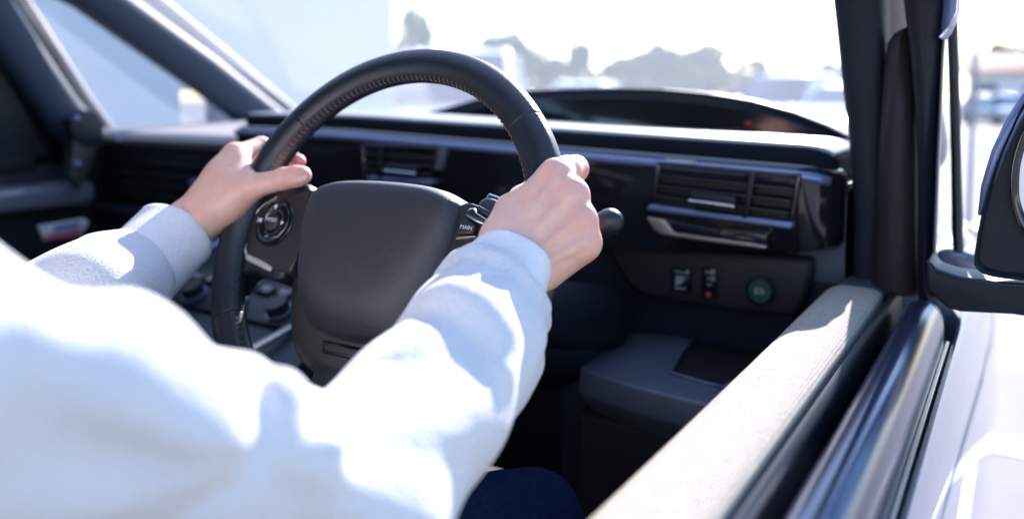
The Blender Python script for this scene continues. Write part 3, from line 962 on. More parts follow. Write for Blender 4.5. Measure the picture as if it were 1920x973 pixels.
# driver's side: raked pillar (coloured pale as if sunlit) and upright door-side pillar
rp = beam('windscreen_pillar', [(.79, 1.46, 1.12), (.786, 1.21, 1.245), (.775, .97, 1.39), (.70, .40, 1.62)], .04, .030, 'trim_sunlit')
def rows(name, rws, material, parent=None, back=.05, bulge=.0):
    """upright trim: rows of (photo y, x left, x right, distance ahead Y)"""
    rings = []
    for (y, xl, xr, Y) in rws:
        a, b = on(xl, y, 1, Y), on(xr, y, 1, Y)
        b = np.array([b[0], b[1], a[2]])
        w = b - a
        r = min(.008, .3 * np.linalg.norm(w))
        e = w / np.linalg.norm(w)
        f_ = -OY * bulge
        rings.append([a + OY * back, a + OY * r, a + e * r * .3 + OY * r * .3, a + e * r + f_ * .5, a + w * .5 + f_, b - e * r + f_ * .5, b - e * r * .3 + OY * r * .3, b + OY * r, b + OY * back])
    return loft(name, rings, material, parent or car, auto=55)
dp = rows('door_pillar', [(540, 1597, 1668, .965), (400, 1598, 1664, .962), (260, 1589, 1660, .955), (150, 1576, 1657, .945), (60, 1567, 1655, .93), (-40, 1556, 1654, .91), (-260, 1512, 1640, .83), (-600, 1420, 1620, .68)], 'pillar_trim', None, .055, .004)
rows('pillar_cover', [(545, 1632, 1730, .935), (400, 1638, 1726, .935), (250, 1648, 1721, .93), (130, 1656, 1718, .925), (80, 1662, 1716, .923), (62, 1676, 1713, .922), (54, 1692, 1710, .922)], 'dash_brown', dp, .04, .012)

# ---- driver's door (long pieces run past the camera)
Y0, Y1 = -.72, .955
def run_y(name, prof, y0, y1, material, parent, auto=40, n=2, shape=None):
    rings = []
    for i in range(n):
        y = y0 + (y1 - y0) * i / (n - 1)
        rings.append([(x + (shape(y)[0] if shape else 0), y, z + (shape(y)[1] if shape else 0)) for x, z in prof])
    return loft(name, rings, material, parent, auto=auto)
def arcp(cx, cz, rx, rz, a0, a1, n=8):
    return [(cx + rx * math.cos(math.radians(a0 + (a1 - a0) * i / n)), cz + rz * math.sin(math.radians(a0 + (a1 - a0) * i / n))) for i in range(n + 1)]
door = run_y('driver_door', [(.742, .955), (.748, .60), (.80, .42), (.86, .42), (.86, .93), (.80, .965)], Y0, .99, 'pillar_trim', car, 30)
pad = run_y('door_trim', [(.738, .93)] + arcp(.768, .972, .030, .030, 180, 100, 7) + arcp(.785, .994, .018, .008, 100, 10, 6) + [(.804, .985), (.804, .95), (.75, .925)], Y0, .90, 'trim_fabric', door, 50, 20, None)
run_y('trim_cap', [(.740, .925)] + arcp(.768, .968, .027, .030, 180, 100, 7) + arcp(.785, .990, .018, .008, 100, 10, 6) + [(.804, .975), (.804, .94), (.75, .92)], .902, .985, 'pocket_grey', door, 50)
run_y('window_seal', [(.8055, .94), (.8055, .990), (.8085, .996), (.8125, .994), (.8145, .986), (.8145, .94)], Y0, .965, 'rubber', door, 50)
run_y('belt_rail', [(.8225, .935)] + arcp(.8420, .975, .0195, .0255, 185, 8, 18) + [(.8620, .960), (.8620, .935)], Y0, .875, 'rail_black', door, 50)
loft('rail_end', [[(.8420 + (x - .8420) * s, y, .950 + (z - .950) * s) for x, z in [(.8225, .935)] + arcp(.8420, .975, .0195, .0255, 185, 8, 18) + [(.8620, .960), (.8620, .935)]] for y, s in ((.8745, 1.0), (.888, .97), (.900, .88), (.908, .70), (.911, .4))], 'rail_black', door)
prism('rail_gap', [(.8622, Y0, .948), (.8622, .90, .948), (.8655, .90, .948), (.8655, Y0, .948)], (0, 0, .009), 'champagne', door, .0005)
run_y('door_skin', [(.8665, .945), (.868, .957), (.872, .959), (.877, .951), (.884, .925), (.893, .88), (.899, .82), (.902, .75), (.903, .66), (.899, .60), (.905, .55), (.905, .45), (.89, .38), (.87, .38), (.863, .45)], Y0, 1.03, 'paint_shaded_white', door, 60)
# front wing and bonnet
run_y('front_wing', [(.78, .93), (.80, .975), (.825, .985), (.845, .978), (.866, .95), (.884, .90), (.895, .82), (.90, .70), (.898, .45), (.80, .45)], 1.035, 2.35, 'paint_shaded_white', car, 60, 8,
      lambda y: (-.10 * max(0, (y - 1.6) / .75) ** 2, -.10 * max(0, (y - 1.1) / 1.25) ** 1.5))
loft_x('bonnet', [-.80, -.6, -.2, .2, .6, .795], lambda X: [(1.50, .95), (1.50, 1.055 - .05 * abs(X) ** 2), (1.75, 1.03 - .06 * abs(X) ** 2), (2.1, .95 - .08 * abs(X) ** 2), (2.32, .84 - .1 * abs(X) ** 2), (2.33, .7)], 'paint_shaded_white', car, 50)
# door frame, quarter window strip, visor end
df = rows('door_frame', [(566, 1722, 1768, .905), (540, 1718, 1752, .905), (500, 1719, 1746, .905), (400, 1720, 1750, .905), (300, 1719, 1755, .905), (200, 1714, 1760, .903), (110, 1706, 1766, .90), (30, 1696, 1772, .895), (-60, 1686, 1780, .88), (-320, 1650, 1760, .80), (-600, 1590, 1700, .70)], 'rubber', door, .03, .005)
rows('frame_lip', [(556, 1752, 1762, .902), (500, 1746, 1752, .902), (300, 1754, 1760, .902), (110, 1763, 1769, .899), (30, 1770, 1775, .894), (-60, 1778, 1783, .879)], 'rail_black', door, .02, .002)
rows('quarter_frame', [(468, 1786, 1806, 1.04), (440, 1784, 1804, 1.04), (300, 1782, 1801, 1.03), (100, 1776, 1796, 1.01), (0, 1772, 1793, 1.0), (-100, 1768, 1790, .98)], 'rubber', door, .02, .004)
prism('quarter_base', pxpoly([(1755, 470), (1778, 468), (1800, 470), (1840, 482), (1850, 520), (1770, 512), (1755, 505)], 1.04), (0, .02, 0), 'paint_shaded_white', door, .006)
vis = rows('window_visor', [(74, 1764, 1772, .890), (62, 1764, 1783, .890), (40, 1765, 1792, .890), (16, 1767, 1797, .889), (-40, 1768, 1799, .880), (-200, 1762, 1792, .84), (-420, 1745, 1775, .77)], 'satin', door, .012, .006)
tube('visor_trim', [on(1765, 70, 1, .886), on(1784, 50, 1, .885), on(1795, 22, 1, .884), on(1798, -30, 1, .878)], [.0022, .0024, .0022, .0018], 'chrome', door, 8)

# ---- door mirror
def closed_px(pts, Y, n=5):
    return [on(x, y, 1, Y) for x, y in smooth_closed(pts, n)]
mout = [(1829, 505), (1830, 455), (1844, 385), (1866, 310), (1893, 245), (1925, 185), (1985, 140), (2100, 128), (2190, 165), (2215, 300), (2200, 450), (2140, 520), (2000, 530), (1880, 524)]
f0 = closed_px(mout, .800)
cen = np.mean(f0, axis=0)
rings = []
for (dy, s) in ((.006, .93), (.0, .955), (-.002, .985), (.006, 1.0), (.03, 1.0), (.065, .93), (.095, .78), (.11, .5)):
    rings.append([cen + (p - cen) * s + OY * dy for p in f0])
mir = loft('door_mirror', rings, 'rubber', car, auto=60)
mg = [cen + (p - cen) * .0 for p in f0]
gpx = [(1911, 352), (1916, 300), (1938, 245), (1985, 205), (2090, 190), (2160, 215), (2180, 310), (2168, 425), (2110, 470), (1990, 465), (1935, 425), (1916, 388)]
g0_ = closed_px(gpx, .797)
gc = np.mean(g0_, axis=0)
loft('mirror_bezel', [[gc + (p - gc) * 1.16 + OY * .008 for p in g0_], [gc + (p - gc) * 1.14 + OY * .0 for p in g0_], [gc + (p - gc) * 1.05 + OY * .004 for p in g0_], [gc + (p - gc) * 1.0 + OY * .0065 for p in g0_]], 'gloss_black', mir, cap=False)
mesh('mirror_glass', [p + OY * .0062 for p in g0_], [tuple(range(len(g0_)))], 'mirror_glass', mir, smooth=False)
tube('mirror_trim', [on(x, y, 1, Y) for x, y, Y in ((1838, 400, .812), (1850, 352, .808), (1872, 286, .806), (1900, 228, .806), (1932, 178, .81), (1990, 134, .815))], [.002, .0048, .0058, .006, .006, .004], 'satin', mir, 10, flat=1.0)
arm = prism('mirror_arm', pxpoly([(1736, 488), (1748, 494), (1756, 506), (1790, 518), (1860, 528), (1990, 536), (1990, 604), (1900, 590), (1800, 585), (1775, 578), (1756, 560), (1738, 540)], .832), (0, .05, 0), 'rubber', mir, .006, 4)
tube('arm_trim', [on(1756, 507, 1, .830), on(1800, 521, 1, .8285), on(1880, 533, 1, .827), on(1960, 538, 1, .827)], .0018, 'rail_black', mir, 8)

# ---- passenger door, tinted window
box('side_panel', (-.815, .90, .34), (-.768, 1.52, 1.115), 'pillar_trim', car, .01)
pd = box('passenger_door', (-.82, -.70, .40), (-.765, .99, 1.06), 'pillar_trim', car, .02)
box('armrest', (-.765, .0, .98), (-.70, .93, 1.03), 'pocket_grey', pd, .015)
box('door_pocket', (-.765, .30, .56), (-.69, .90, .74), 'dash_soft', pd, .015)
prism('window_glass', [(-.775, .93, 1.06), (-.775, -.70, 1.06), (-.72, -.70, 1.58), (-.72, .66, 1.58)], (-.004, 0, 0), 'dark_glass', pd, 0)
box('window_shade', (-.768, -.70, 1.055), (-.760, .84, 1.09), 'rubber', pd, .002)
prism('sun_shade', [(-.758, .865, 1.085), (-.758, -.65, 1.085), (-.715, -.65, 1.56), (-.715, .62, 1.56)], (-.003, 0, 0), 'rubber', pd, 0)
box('passenger_mirror', (-1.075, 1.384, 1.11), (-.935, 1.47, 1.232), 'paint_shaded_white', pd, .025, 4)
mesh('mirror_glass', [(-1.060, 1.382, 1.122), (-.950, 1.382, 1.122), (-.950, 1.382, 1.222), (-1.060, 1.382, 1.222)], [(0, 1, 2, 3)], 'mirror_glass', pd, smooth=False)
tube('mirror_arm', [(-.80, 1.32, 1.10), (-.90, 1.41, 1.12)], .022, 'rubber', pd, 10)

# ---- roof, floor, rear of the body (they shade the cabin)
rf = loft_x('roof', [-.70, -.62, -.3, .0, .3, .64, .725], lambda X: [(.40, 1.665 - .04 * (abs(X) / .7) ** 4), (.43, 1.695 - .06 * (abs(X) / .7) ** 4), (0, 1.725 - .06 * (abs(X) / .7) ** 4), (-1.6, 1.68 - .06 * (abs(X) / .7) ** 4), (-1.6, 1.64 - .04 * (abs(X) / .7) ** 4), (0, 1.68 - .04 * (abs(X) / .7) ** 4)], 'paint_shaded_white', car, 40)
loft_x('headlining', [-.69, 0, .69], lambda X: [(.39, 1.615), (.39, 1.62), (-1.59, 1.60), (-1.59, 1.595)], 'pillar_grey', rf, 40)
box('floor', (-.80, -1.6, .28), (.80, 1.5, .34), 'seat_fabric', car, .01)
box('bulkhead', (-.78, 1.50, .34), (.78, 1.56, 1.06), 'rubber', car, .01)
for sx in (-1, 1):
    box('rear_side', (sx * .80 - .05, -1.6, .34), (sx * .80 + .05, -.74, 1.0), 'paint_shaded_white', car, .02)
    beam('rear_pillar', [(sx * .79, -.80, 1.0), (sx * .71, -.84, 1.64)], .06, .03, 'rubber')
box('tailgate', (-.80, -1.66, .34), (.80, -1.60, 1.62), 'paint_shaded_white', car, .02)
# driver's seat
st_ = box('driver_seat', (.20, -.34, .52), (.68, .20, .685), 'seat_fabric', car, .05, 4)
prism('seat_back', [(.20, -.20, .62), (.68, -.20, .62), (.64, -.42, 1.24), (.24, -.42, 1.24)], (0, -.12, 0), 'seat_fabric', st_, .04, 4)
box('seat_base', (.26, -.28, .345), (.62, .14, .515), 'rubber', st_, .01)
box('head_rest', (.33, -.60, 1.30), (.55, -.50, 1.48), 'seat_fabric', st_, .04, 4)
for x in (.39, .49):
    tube('rest_post', [(x, -.50, 1.20), (x, -.545, 1.32)], .006, 'chrome', st_, 8)

# ---- small loose things
ph = empty('phone_holder', (-.70, .92, 1.14), 'black clamp holder fixed at the foot of the far window pillar', 'phone holder')
prism('clamp', [on(x, y, 0, -.66) for x, y in ((128, 226), (160, 206), (184, 210), (200, 232), (192, 262), (170, 280), (140, 262))], (-.03, 0, 0), 'rubber', ph, .006)
prism('arm', [on(x, y, 0, -.665) for x, y in ((140, 255), (185, 250), (176, 300), (150, 360), (130, 330))], (-.02, 0, 0), 'grain_plastic', ph, .006)
for x, y in ((143, 222), (222, 262), (145, 308)):
    p = on(x, y, 0, -.65)
    tube('screw', [p, p - np.array([.01, 0, 0])], .006, 'satin', ph, 12)
pk = [on(x, y, 0, -.66) for x, y in ((72, 424), (160, 410), (168, 418), (150, 442), (84, 452))]
lf = prism('leaflet', pk, (-.008, 0, 0), 'paper_white', None, .001)
tag(lf, 'folded red white and blue leaflet lying on the passenger side', 'leaflet')
prism('red_band', [on(x, y, 0, -.6575) for x, y in ((84, 442), (150, 430), (148, 441), (86, 451))], (-.001, 0, 0), 'paper_red', lf, 0)
prism('blue_band', [on(x, y, 0, -.6575) for x, y in ((100, 424), (150, 416), (150, 426), (102, 434))], (-.001, 0, 0), 'paper_blue', lf, 0)
box('door_shelf', (-.765, .42, .80), (-.60, .90, .845), 'dash_soft', pd, .01)

# ================================================================== STEERING WHEEL
RW, RT_ = .172, .0157
def rim_pt(th, phi, r):
    """phi 0 = outward, 90 deg = towards the driver"""
    o = WA * math.cos(th) + WB * math.sin(th)
    return WC + o * (RW + r * math.cos(phi)) + WN * r * math.sin(phi)
SEAMS = [math.radians(q) for q in (41, 139, 212, 328)]
ths, NT = [], 360
ths = sorted(set([2 * math.pi * i / NT for i in range(NT)] + [s + d for s in SEAMS for d in (-.006, -.0035, -.0018, 0, .0018, .0035, .006)]))
rings = []
for th in ths:
    r = RT_
    for s in SEAMS:
        dd = abs(th - s)
        if dd < .007:
            r -= .0012 * math.exp(-(dd / .0022) ** 2)
    # thumb grips swell a little next to the spokes
    for g in (12, 168):
        r += .0012 * math.exp(-((math.degrees(th) - g) / 12) ** 2)
    ring = []
    for k in range(40):
        phi = 2 * math.pi * k / 40
        rr = r * (1 + .05 * math.cos(2 * phi))
        # groove where the leather is sewn together, on the inner edge facing the driver
        dphi = abs((phi - math.radians(158) + math.pi) % (2 * math.pi) - math.pi)
        rr -= .0007 * math.exp(-(dphi / .10) ** 2)
        ring.append(rim_pt(th, phi, rr))
    rings.append(ring)
n = 40
v = [p for r in rings for p in r]
f = []
for i in range(len(rings)):
    i2 = (i + 1) % len(rings)
    for j in range(n):
        k = (j + 1) % n
        f.append((i * n + j, i2 * n + j, i2 * n + k, i * n + k))
bm = bmesh.new()
bv = [bm.verts.new(tuple(p)) for p in v]
for q in f:
    bm.faces.new([bv[i] for i in q])
wheel = from_bm('steering_wheel', bm, 'leather_smooth', car, True, 60)
# sewn stitches: small slanted threads across the groove
def stitches(lo, hi, material, pitch=.0060):
    bm = bmesh.new()
    nst = int(math.radians(hi - lo) * RW / pitch)
    for i in range(nst):
        th = math.radians(lo) + (i + .5) * pitch / RW
        for (p0, p1) in ((147, 158), (169, 158)):
            a = rim_pt(th - .0045 * (1 if p0 < 158 else 1), math.radians(p0), RT_ * (1 + .05 * math.cos(2 * math.radians(p0))) + .0003)
            b = rim_pt(th + .0055, math.radians(p1), RT_ * (1 + .05 * math.cos(2 * math.radians(p1))) - .0002)
            mid = (a + b) / 2
            o_ = mid - (WC + (WA * math.cos(th) + WB * math.sin(th)) * RW)
            o_ /= np.linalg.norm(o_)
            mid = mid + o_ * .0006
            d = (b - a) / np.linalg.norm(b - a)
            s_ = np.cross(d, o_)
            w_ = .0006
            rs = []
            for p, sc_ in ((a, .6), (mid, 1), (b, .6)):
                rs.append([bm.verts.new(tuple(p + (s_ * math.cos(u) + o_ * math.sin(u)) * w_ * sc_)) for u in (0, 1.571, 3.142, 4.712)])
            for u in range(2):
                for k in range(4):
                    bm.faces.new((rs[u][k], rs[u][(k + 1) % 4], rs[u + 1][(k + 1) % 4], rs[u + 1][k]))
    o = from_bm('stitching', bm, material, wheel, False)
    kind(o, 'stuff')
stitches(20, 160, 'thread')
stitches(196, 344, 'thread_dark')

def wpoly(pts, nrm):
    return [wl(a / 1000, b / 1000, nrm) for a, b in pts]
def mirror_pts(pts):
    return [(-a, b) for a, b in pts][::-1]
def pillow(name, levels, material, parent, sub=6, auto=55):
    """levels: list of (outline in mm, height); same point count"""
    rings = [[wl(a / 1000, b / 1000, h) for a, b in smooth_closed(o, sub)] for o, h in levels]
    return loft(name, rings, material, parent, auto=auto)
def scl(o, s, c=(0, 0)):
    return [(c[0] + (a - c[0]) * s, c[1] + (b - c[1]) * s) for a, b in o]
# airbag cover: shield with a flat face and broad chamfers
top = [(-87, 30), (-80, 44), (-52, 52.5), (0, 55), (52, 52.5), (80, 44), (88, 30), (88, 5), (83, -22), (73, -50), (58, -74), (38, -86), (0, -90), (-38, -86), (-58, -74), (-73, -50), (-83, -22), (-88, 5)]
face = [(-76, 26), (-70, 37), (-48, 44), (0, 46), (48, 44), (68, 37), (73, 26), (68, 6), (58, -12), (45, -30), (32, -46), (16, -54), (0, -56), (-16, -56), (-36, -54), (-54, -42), (-66, -18), (-75, 5)]
mid_ = [((a * .35 + c * .65), (b * .35 + d * .65)) for (a, b), (c, d) in zip(top, face)]
outer_ = [((a * .82 + c * .18), (b * .82 + d * .18)) for (a, b), (c, d) in zip(top, face)]
pillow('airbag_cover', [(top, -.030), (top, -.010), (scl(top, .996), -.005), (scl(top, .98), -.001), (outer_, .0035), (mid_, .0115), (face, .0140), (scl(face, .8), .0148), (scl(face, .4), .0152)], 'pad_plastic', wheel)
# lower housing round the cover
hs_ = [(-97, 20), (-99, -10), (-98, -40), (-88, -74), (-72, -103), (-50, -119), (-20, -126), (20, -126), (50, -119), (72, -103), (88, -74), (98, -40), (99, -10), (97, 20), (60, 40), (-60, 40)]
pillow('lower_housing', [(hs_, -.045), (hs_, -.022), (scl(hs_, .985, (0, -40)), -.016), (scl(hs_, .95, (0, -40)), -.0125), (scl(hs_, .8, (0, -40)), -.010)], 'spoke_plastic', wheel)
lowspoke = [(-34, -112), (34, -112), (40, -150), (46, -176), (-46, -176), (-40, -150)]
prism('lower_spoke', wpoly(lowspoke, -.030), WN * .020, 'leather_smooth', wheel, .005)
prism('slot_frame', wpoly([(-32, -93), (32, -93), (28, -104), (-28, -104)], -.0125), WN * .006, 'gloss_black', wheel, .0015)
prism('slot_plate', wpoly([(-27, -95), (27, -95), (24, -101.5), (-24, -101.5)], -.0085), WN * .004, 'spoke_plastic', wheel, .001)
for sx in (1, -1):
    M_ = (lambda p: p) if sx == 1 else mirror_pts
    leather = [(-176, 40), (-150, 38), (-128, 42), (-100, 46), (-92, 0), (-96, -46), (-118, -48), (-140, -45), (-152, -52), (-160, -66), (-172, -40)]
    pillow('spoke', [(M_(leather), -.026), (M_(leather), -.008), (scl(M_(leather), .985, (-132 * sx, 0)), -.004), (scl(M_(leather), .93, (-132 * sx, 0)), -.0015)], 'leather_smooth', wheel, 5)
    plate = [(-108, 37), (-132, 29), (-150, 18), (-156, 6), (-156, -10), (-152, -24), (-146, -30), (-128, -34), (-112, -38), (-96, -41), (-84, -38), (-82, 0), (-84, 38)]
    pillow('spoke_panel', [(M_(plate), -.012), (M_(plate), -.0005), (scl(M_(plate), .985, (-118 * sx, 0)), .0012), (scl(M_(plate), .93, (-118 * sx, 0)), .0018)], 'spoke_plastic', wheel, 4)
    acc = [(-134 * sx, 30.5, .0), (-150 * sx, 20, .0), (-157 * sx, 6, .0), (-157.5 * sx, -10, .0), (-153.5 * sx, -24, .0)]
    tube('spoke_edge', smooth_open([wl(a / 1000, b / 1000, .0005) for a, b, _ in acc], 5), .0010, 'champagne', wheel, 8)
    acc = [(-153.5 * sx, -25), (-146.5 * sx, -31.5), (-129 * sx, -35.5), (-113 * sx, -39.5)]
    tube('spoke_accent', smooth_open([wl(a / 1000, b / 1000, .0003) for a, b in acc], 5), [.0016] * 5 + [.0036] * 9 + [.0030] * 2, 'accent', wheel, 10)
# round four-way button on the left spoke
dc = (-124.5, 4.5)
circ = lambda r: [(dc[0] + r * math.cos(q), dc[1] + r * math.sin(q)) for q in np.linspace(0, 2 * math.pi, 16, endpoint=False)]
pillow('button_bezel', [(circ(24.2), .0), (circ(24.2), .0026), (circ(23.2), .0034), (circ(21.8), .0026)], 'gloss_black', wheel, 4)
pillow('round_button', [(circ(21.2), .001), (circ(21.2), .0048), (circ(20.2), .0060), (circ(14), .0064), (circ(11), .0050), (circ(9.6), .0036)], 'gloss_black', wheel, 4)
pillow('centre_button', [(circ(8.8), .002), (circ(8.8), .0058), (circ(8.0), .0066), (circ(4), .0069)], 'spoke_plastic', wheel, 4)
def wmat(a, b, n_, rot=0):
    ca, sa = math.cos(rot), math.sin(rot)
    X_ = WA * ca + WB * sa
    Y_ = WB * ca - WA * sa
    p = wl(a / 1000, b / 1000, n_)
    return Matrix(((X_[0], Y_[0], WN[0], p[0]), (X_[1], Y_[1], WN[1], p[1]), (X_[2], Y_[2], WN[2], p[2]), (0, 0, 0, 1)))
text('button_text', 'MODE', .0052, wmat(dc[0], dc[1] + 1.5, .0070), 'glyph', wheel)
def mark(pts, material='glyph', h=.0064):
    prism('button_mark', wpoly([(dc[0] + a, dc[1] + b) for a, b in pts], h), WN * .0004, material, wheel, 0)
mark([(-17.5, 0), (-13, 2.6), (-13, -2.6)]); mark([(-18.4, 2.4), (-17.4, 2.4), (-17.4, -2.4), (-18.4, -2.4)])
mark([(17.5, 0), (13.5, -2.3), (13.5, 2.3)])
mark([(-.7, 17.6), (.7, 17.6), (.7, 12.6), (-.7, 12.6)]); mark([(-2.5, 15.8), (2.5, 15.8), (2.5, 14.4), (-2.5, 14.4)], h=.0066)
mark([(-2.3, -14.4), (2.3, -14.4), (2.3, -15.6), (-2.3, -15.6)], 'glyph_dim')
# buttons on the right spoke
prism('main_button', wpoly([(90.5, 10.5), (93, 23), (97, 24.5), (108, 20), (107, 12.5)], .0), WN * .0075, 'spoke_plastic', wheel, .0018)
text('button_text', 'MAIN', .0050, wmat(99.5, 17.2, .0077, -.06), 'glyph', wheel)
prism('button_lip', wpoly([(90, 6.8), (91, 10.0), (107.5, 12.0), (110, 11)], .0), WN * .0055, 'champagne', wheel, .0012)
prism('silver_button', wpoly([(95, 27.5), (97, 34), (103, 35), (106, 31), (124, 24), (124, 18), (108, 22)], .0), WN * .0085, 'silver', wheel, .002)
prism('cancel_button', wpoly([(104, 38), (122, 32), (128, 27), (126, 24), (107, 32.5)], .0), WN * .0065, 'spoke_plastic', wheel, .0018)
ds = [(128 + 36 * math.cos(q), -17 + 30 * math.sin(q)) for q in np.linspace(math.radians(190), math.radians(95), 14)]
tube('button_ring', [wl(a / 1000, b / 1000, .0022) for a, b in ds], .0011, 'champagne', wheel, 8)
circ2 = lambda r: [(128 + r * 1.0 * math.cos(q), -14 + r * .9 * math.sin(q)) for q in np.linspace(0, 2 * math.pi, 16, endpoint=False)]
pillow('round_button', [(circ2(23), .0), (circ2(23), .0038), (circ2(21.5), .0054), (circ2(12), .0060)], 'gloss_black', wheel, 4)
# shift paddles behind the spokes
for sx in (-1, 1):
    pp_ = [(sx * 118, 36), (sx * 100, 58), (sx * 84, 62), (sx * 80, 50), (sx * 92, 34)]
    if sx == 1:
        pp_ = pp_[::-1]
    prism('shift_paddle', wpoly(pp_, -.040), WN * .004, 'silver', wheel, .0015)

# ================================================================== THE DRIVER
person = empty('person', (.436, -.05, .69), 'person in white sweatshirt and dark jeans gripping the steering wheel with both hands', 'person')
P = lambda x, y, d: atd(x, y, d)
SH_R, SH_L = np.array([.600, .01, 1.172]), np.array([.27, -.01, 1.175])
EL_R = P(668, 932, .392)
WR_R = P(962, 492, .602)
EL_L = np.array([.185, .235, .985])
WR_L = P(345, 424, .800)

# ---- right hand
def right_hand():
    mcp = [P(1042, 330, .632), P(1070, 366, .620), P(1086, 413, .611), P(1094, 455, .610)]
    rad = [.0108, .0112, .0110, .0106]
    cmc = [P(946, 454, .612), P(960, 468, .604), P(980, 490, .602), P(1000, 508, .606)]
    palm = [cone(cmc[i], mcp[i], .0135 if i < 3 else .0125, rad[i]) for i in range(4)]
    # flesh between the bones and towards the palm
    for i in range(3):
        palm.append(cone((cmc[i] + cmc[i + 1]) / 2 + FW * .004, (mcp[i] * .8 + cmc[i] * .2 + mcp[i + 1] * .8 + cmc[i + 1] * .2) / 2 + FW * .006, .013, .0105))
    palm.append(cone(P(1022, 505, .616), P(1078, 468, .622), .0150, .0135))           # heel on the little finger side
    palm.append(cone(P(943, 444, .612), P(964, 398, .632), .0150, .0130))              # ball of the thumb
    palm.append(cone(P(966, 396, .632), mcp[0], .0100, .0095))                          # web to the index finger
    palm.append(cone(P(905, 575, .560), P(966, 488, .604), .0215, .0210))               # wrist
    palm.append(cone(P(885, 548, .565), P(945, 460, .608), .0150, .0150))
    palm.append(cone(P(930, 592, .562), P(1000, 500, .609), .0150, .0150))
    d = union(palm, .013)
    fing = [
        chain([mcp[0], P(1062, 320, .652), P(1078, 317, .676), P(1036, 330, .6985), P(1002, 344, .692)], [.0108, .0118, .0112, .0090, .0072], .004),
        chain([mcp[1], P(1083, 380, .668), P(1042, 393, .686), P(1004, 398, .678)], [.0112, .0100, .0090, .0074], .003),
        chain([mcp[2], P(1090, 428, .656), P(1046, 438, .672), P(1008, 440, .664)], [.0108, .0096, .0086, .0072], .003),
        chain([mcp[3], P(1090, 470, .650), P(1052, 480, .662), P(1018, 480, .656)], [.0100, .0086, .0078, .0066], .003)]
    fd = union(fing, .0016)
    th = chain([P(946, 438, .615), P(958, 396, .640), P(978, 372, .672), P(1000, 352, .688)], [.0150, .0125, .0105, .0085], .004)
    kn = [ball(m_ - FW * .0012 + RT * .001, r_) for m_, r_ in zip(mcp[1:], (.0108, .0098, .0098))]
    core = lambda p: smin(d(p), fd(p), .009)
    td = []
    for pts in (((1000, 400), (1020, 366), (1042, 338)), ((1005, 432), (1040, 398), (1068, 372)), ((1015, 468), (1052, 438), (1082, 416)), ((1030, 492), (1064, 472), (1092, 456))):
        q_ = [atd(x, y, march(core, x, y) or .6) + FW * .0012 for x, y in pts]
        td += [cone(q_[0], q_[1], .0012, .0020), cone(q_[1], q_[2], .0020, .0030)]
    def f(p):
        a = smin(d(p), fd(p), .009)
        a = smin(a, th(p), .006)
        for q in kn:
            a = smin(a, q(p), .010)
        for q in td:
            a = smin(a, q(p), .005)
        return a
    return f, (cmc, mcp)
fR, (cR, mR) = right_hand()
allp = np.array(cR + mR + [P(1077, 318, .70), P(905, 590, .55), P(1000, 352, .70)])
V1, Q1 = surface(fR, allp.min(0) - .03, allp.max(0) + .03, .00135, 2)

# ---- left hand
def left_hand():
    mcp = [P(441, 293, .822), P(430, 316, .842), P(424, 344, .852), P(421, 370, .852)]
    cmc = [P(356, 408, .805), P(354, 412, .818), P(352, 424, .826), P(352, 436, .822)]
    palm = [cone(cmc[i], mcp[i], .0150, (.0122, .0118, .0112, .0105)[i]) for i in range(4)]
    palm.append(cone(P(372, 424, .800), P(425, 386, .792), .0175, .0165))           # ball of the thumb
    palm.append(cone(P(425, 386, .792), P(470, 352, .784), .0165, .0128))
    palm.append(cone(P(446, 308, .815), P(462, 342, .796), .0105, .0110))           # web
    palm.append(cone(P(415, 330, .812), P(455, 342, .797), .0150, .0120))
    palm.append(cone(P(362, 410, .800), P(425, 346, .803), .0190, .0175))
    palm.append(cone(P(366, 416, .797), P(440, 362, .795), .0190, .0170))
    palm.append(cone(P(395, 372, .806), P(436, 308, .815), .0175, .0130))
    palm.append(cone(P(270, 488, .755), P(345, 422, .803), .0205, .0205))           # wrist
    palm.append(cone(P(288, 500, .752), P(360, 436, .800), .0150, .0155))
    d = union(palm, .012)
    fing = [
        chain([mcp[0], P(490, 273, .853), P(536, 292, .861), P(560, 303, .842)], [.0115, .0094, .0086, .0076], .003),
        chain([mcp[1], P(474, 312, .866), P(520, 338, .860), P(543, 351, .840)], [.0110, .0094, .0086, .0076], .003),
        chain([mcp[2], P(462, 348, .868), P(504, 372, .856), P(524, 380, .836)], [.0106, .0092, .0084, .0074], .003),
        chain([mcp[3], P(454, 384, .860), P(488, 404, .850), P(506, 408, .832)], [.0098, .0084, .0076, .0068], .003)]
    fd = union(fing, .0016)
    th = chain([P(430, 382, .792), P(472, 350, .784), P(532, 336, .780), P(556, 331, .7795), P(567, 329, .7800)], [.0150, .0122, .0102, .0104, .0090], .004)
    def f(p):
        a = smin(d(p), fd(p), .006)
        a = smin(a, th(p), .005)
        a = smin(a, ball(mcp[0] - FW * .001 + UP * .002, .0115)(p), .004)
        a = smin(a, ball(P(531, 334, .7775), .0098)(p), .004)
        # crease where the thumb leaves the palm, hollow at the wrist
        a = -smin(-a, cone(P(486, 372, .766), P(478, 398, .772), .004, .004)(p), .005)
        a = -smin(-a, cone(P(368, 462, .778), P(392, 438, .776), .004, .003)(p), .006)
        return a
    return f, (cmc, mcp)
fL, (cL, mL) = left_hand()
allp = np.array(cL + mL + [P(567, 330, .78), P(560, 303, .87), P(270, 488, .75), P(454, 390, .87), P(490, 273, .87)])
V2, Q2 = surface(fL, allp.min(0) - .03, allp.max(0) + .03, .00145, 2)

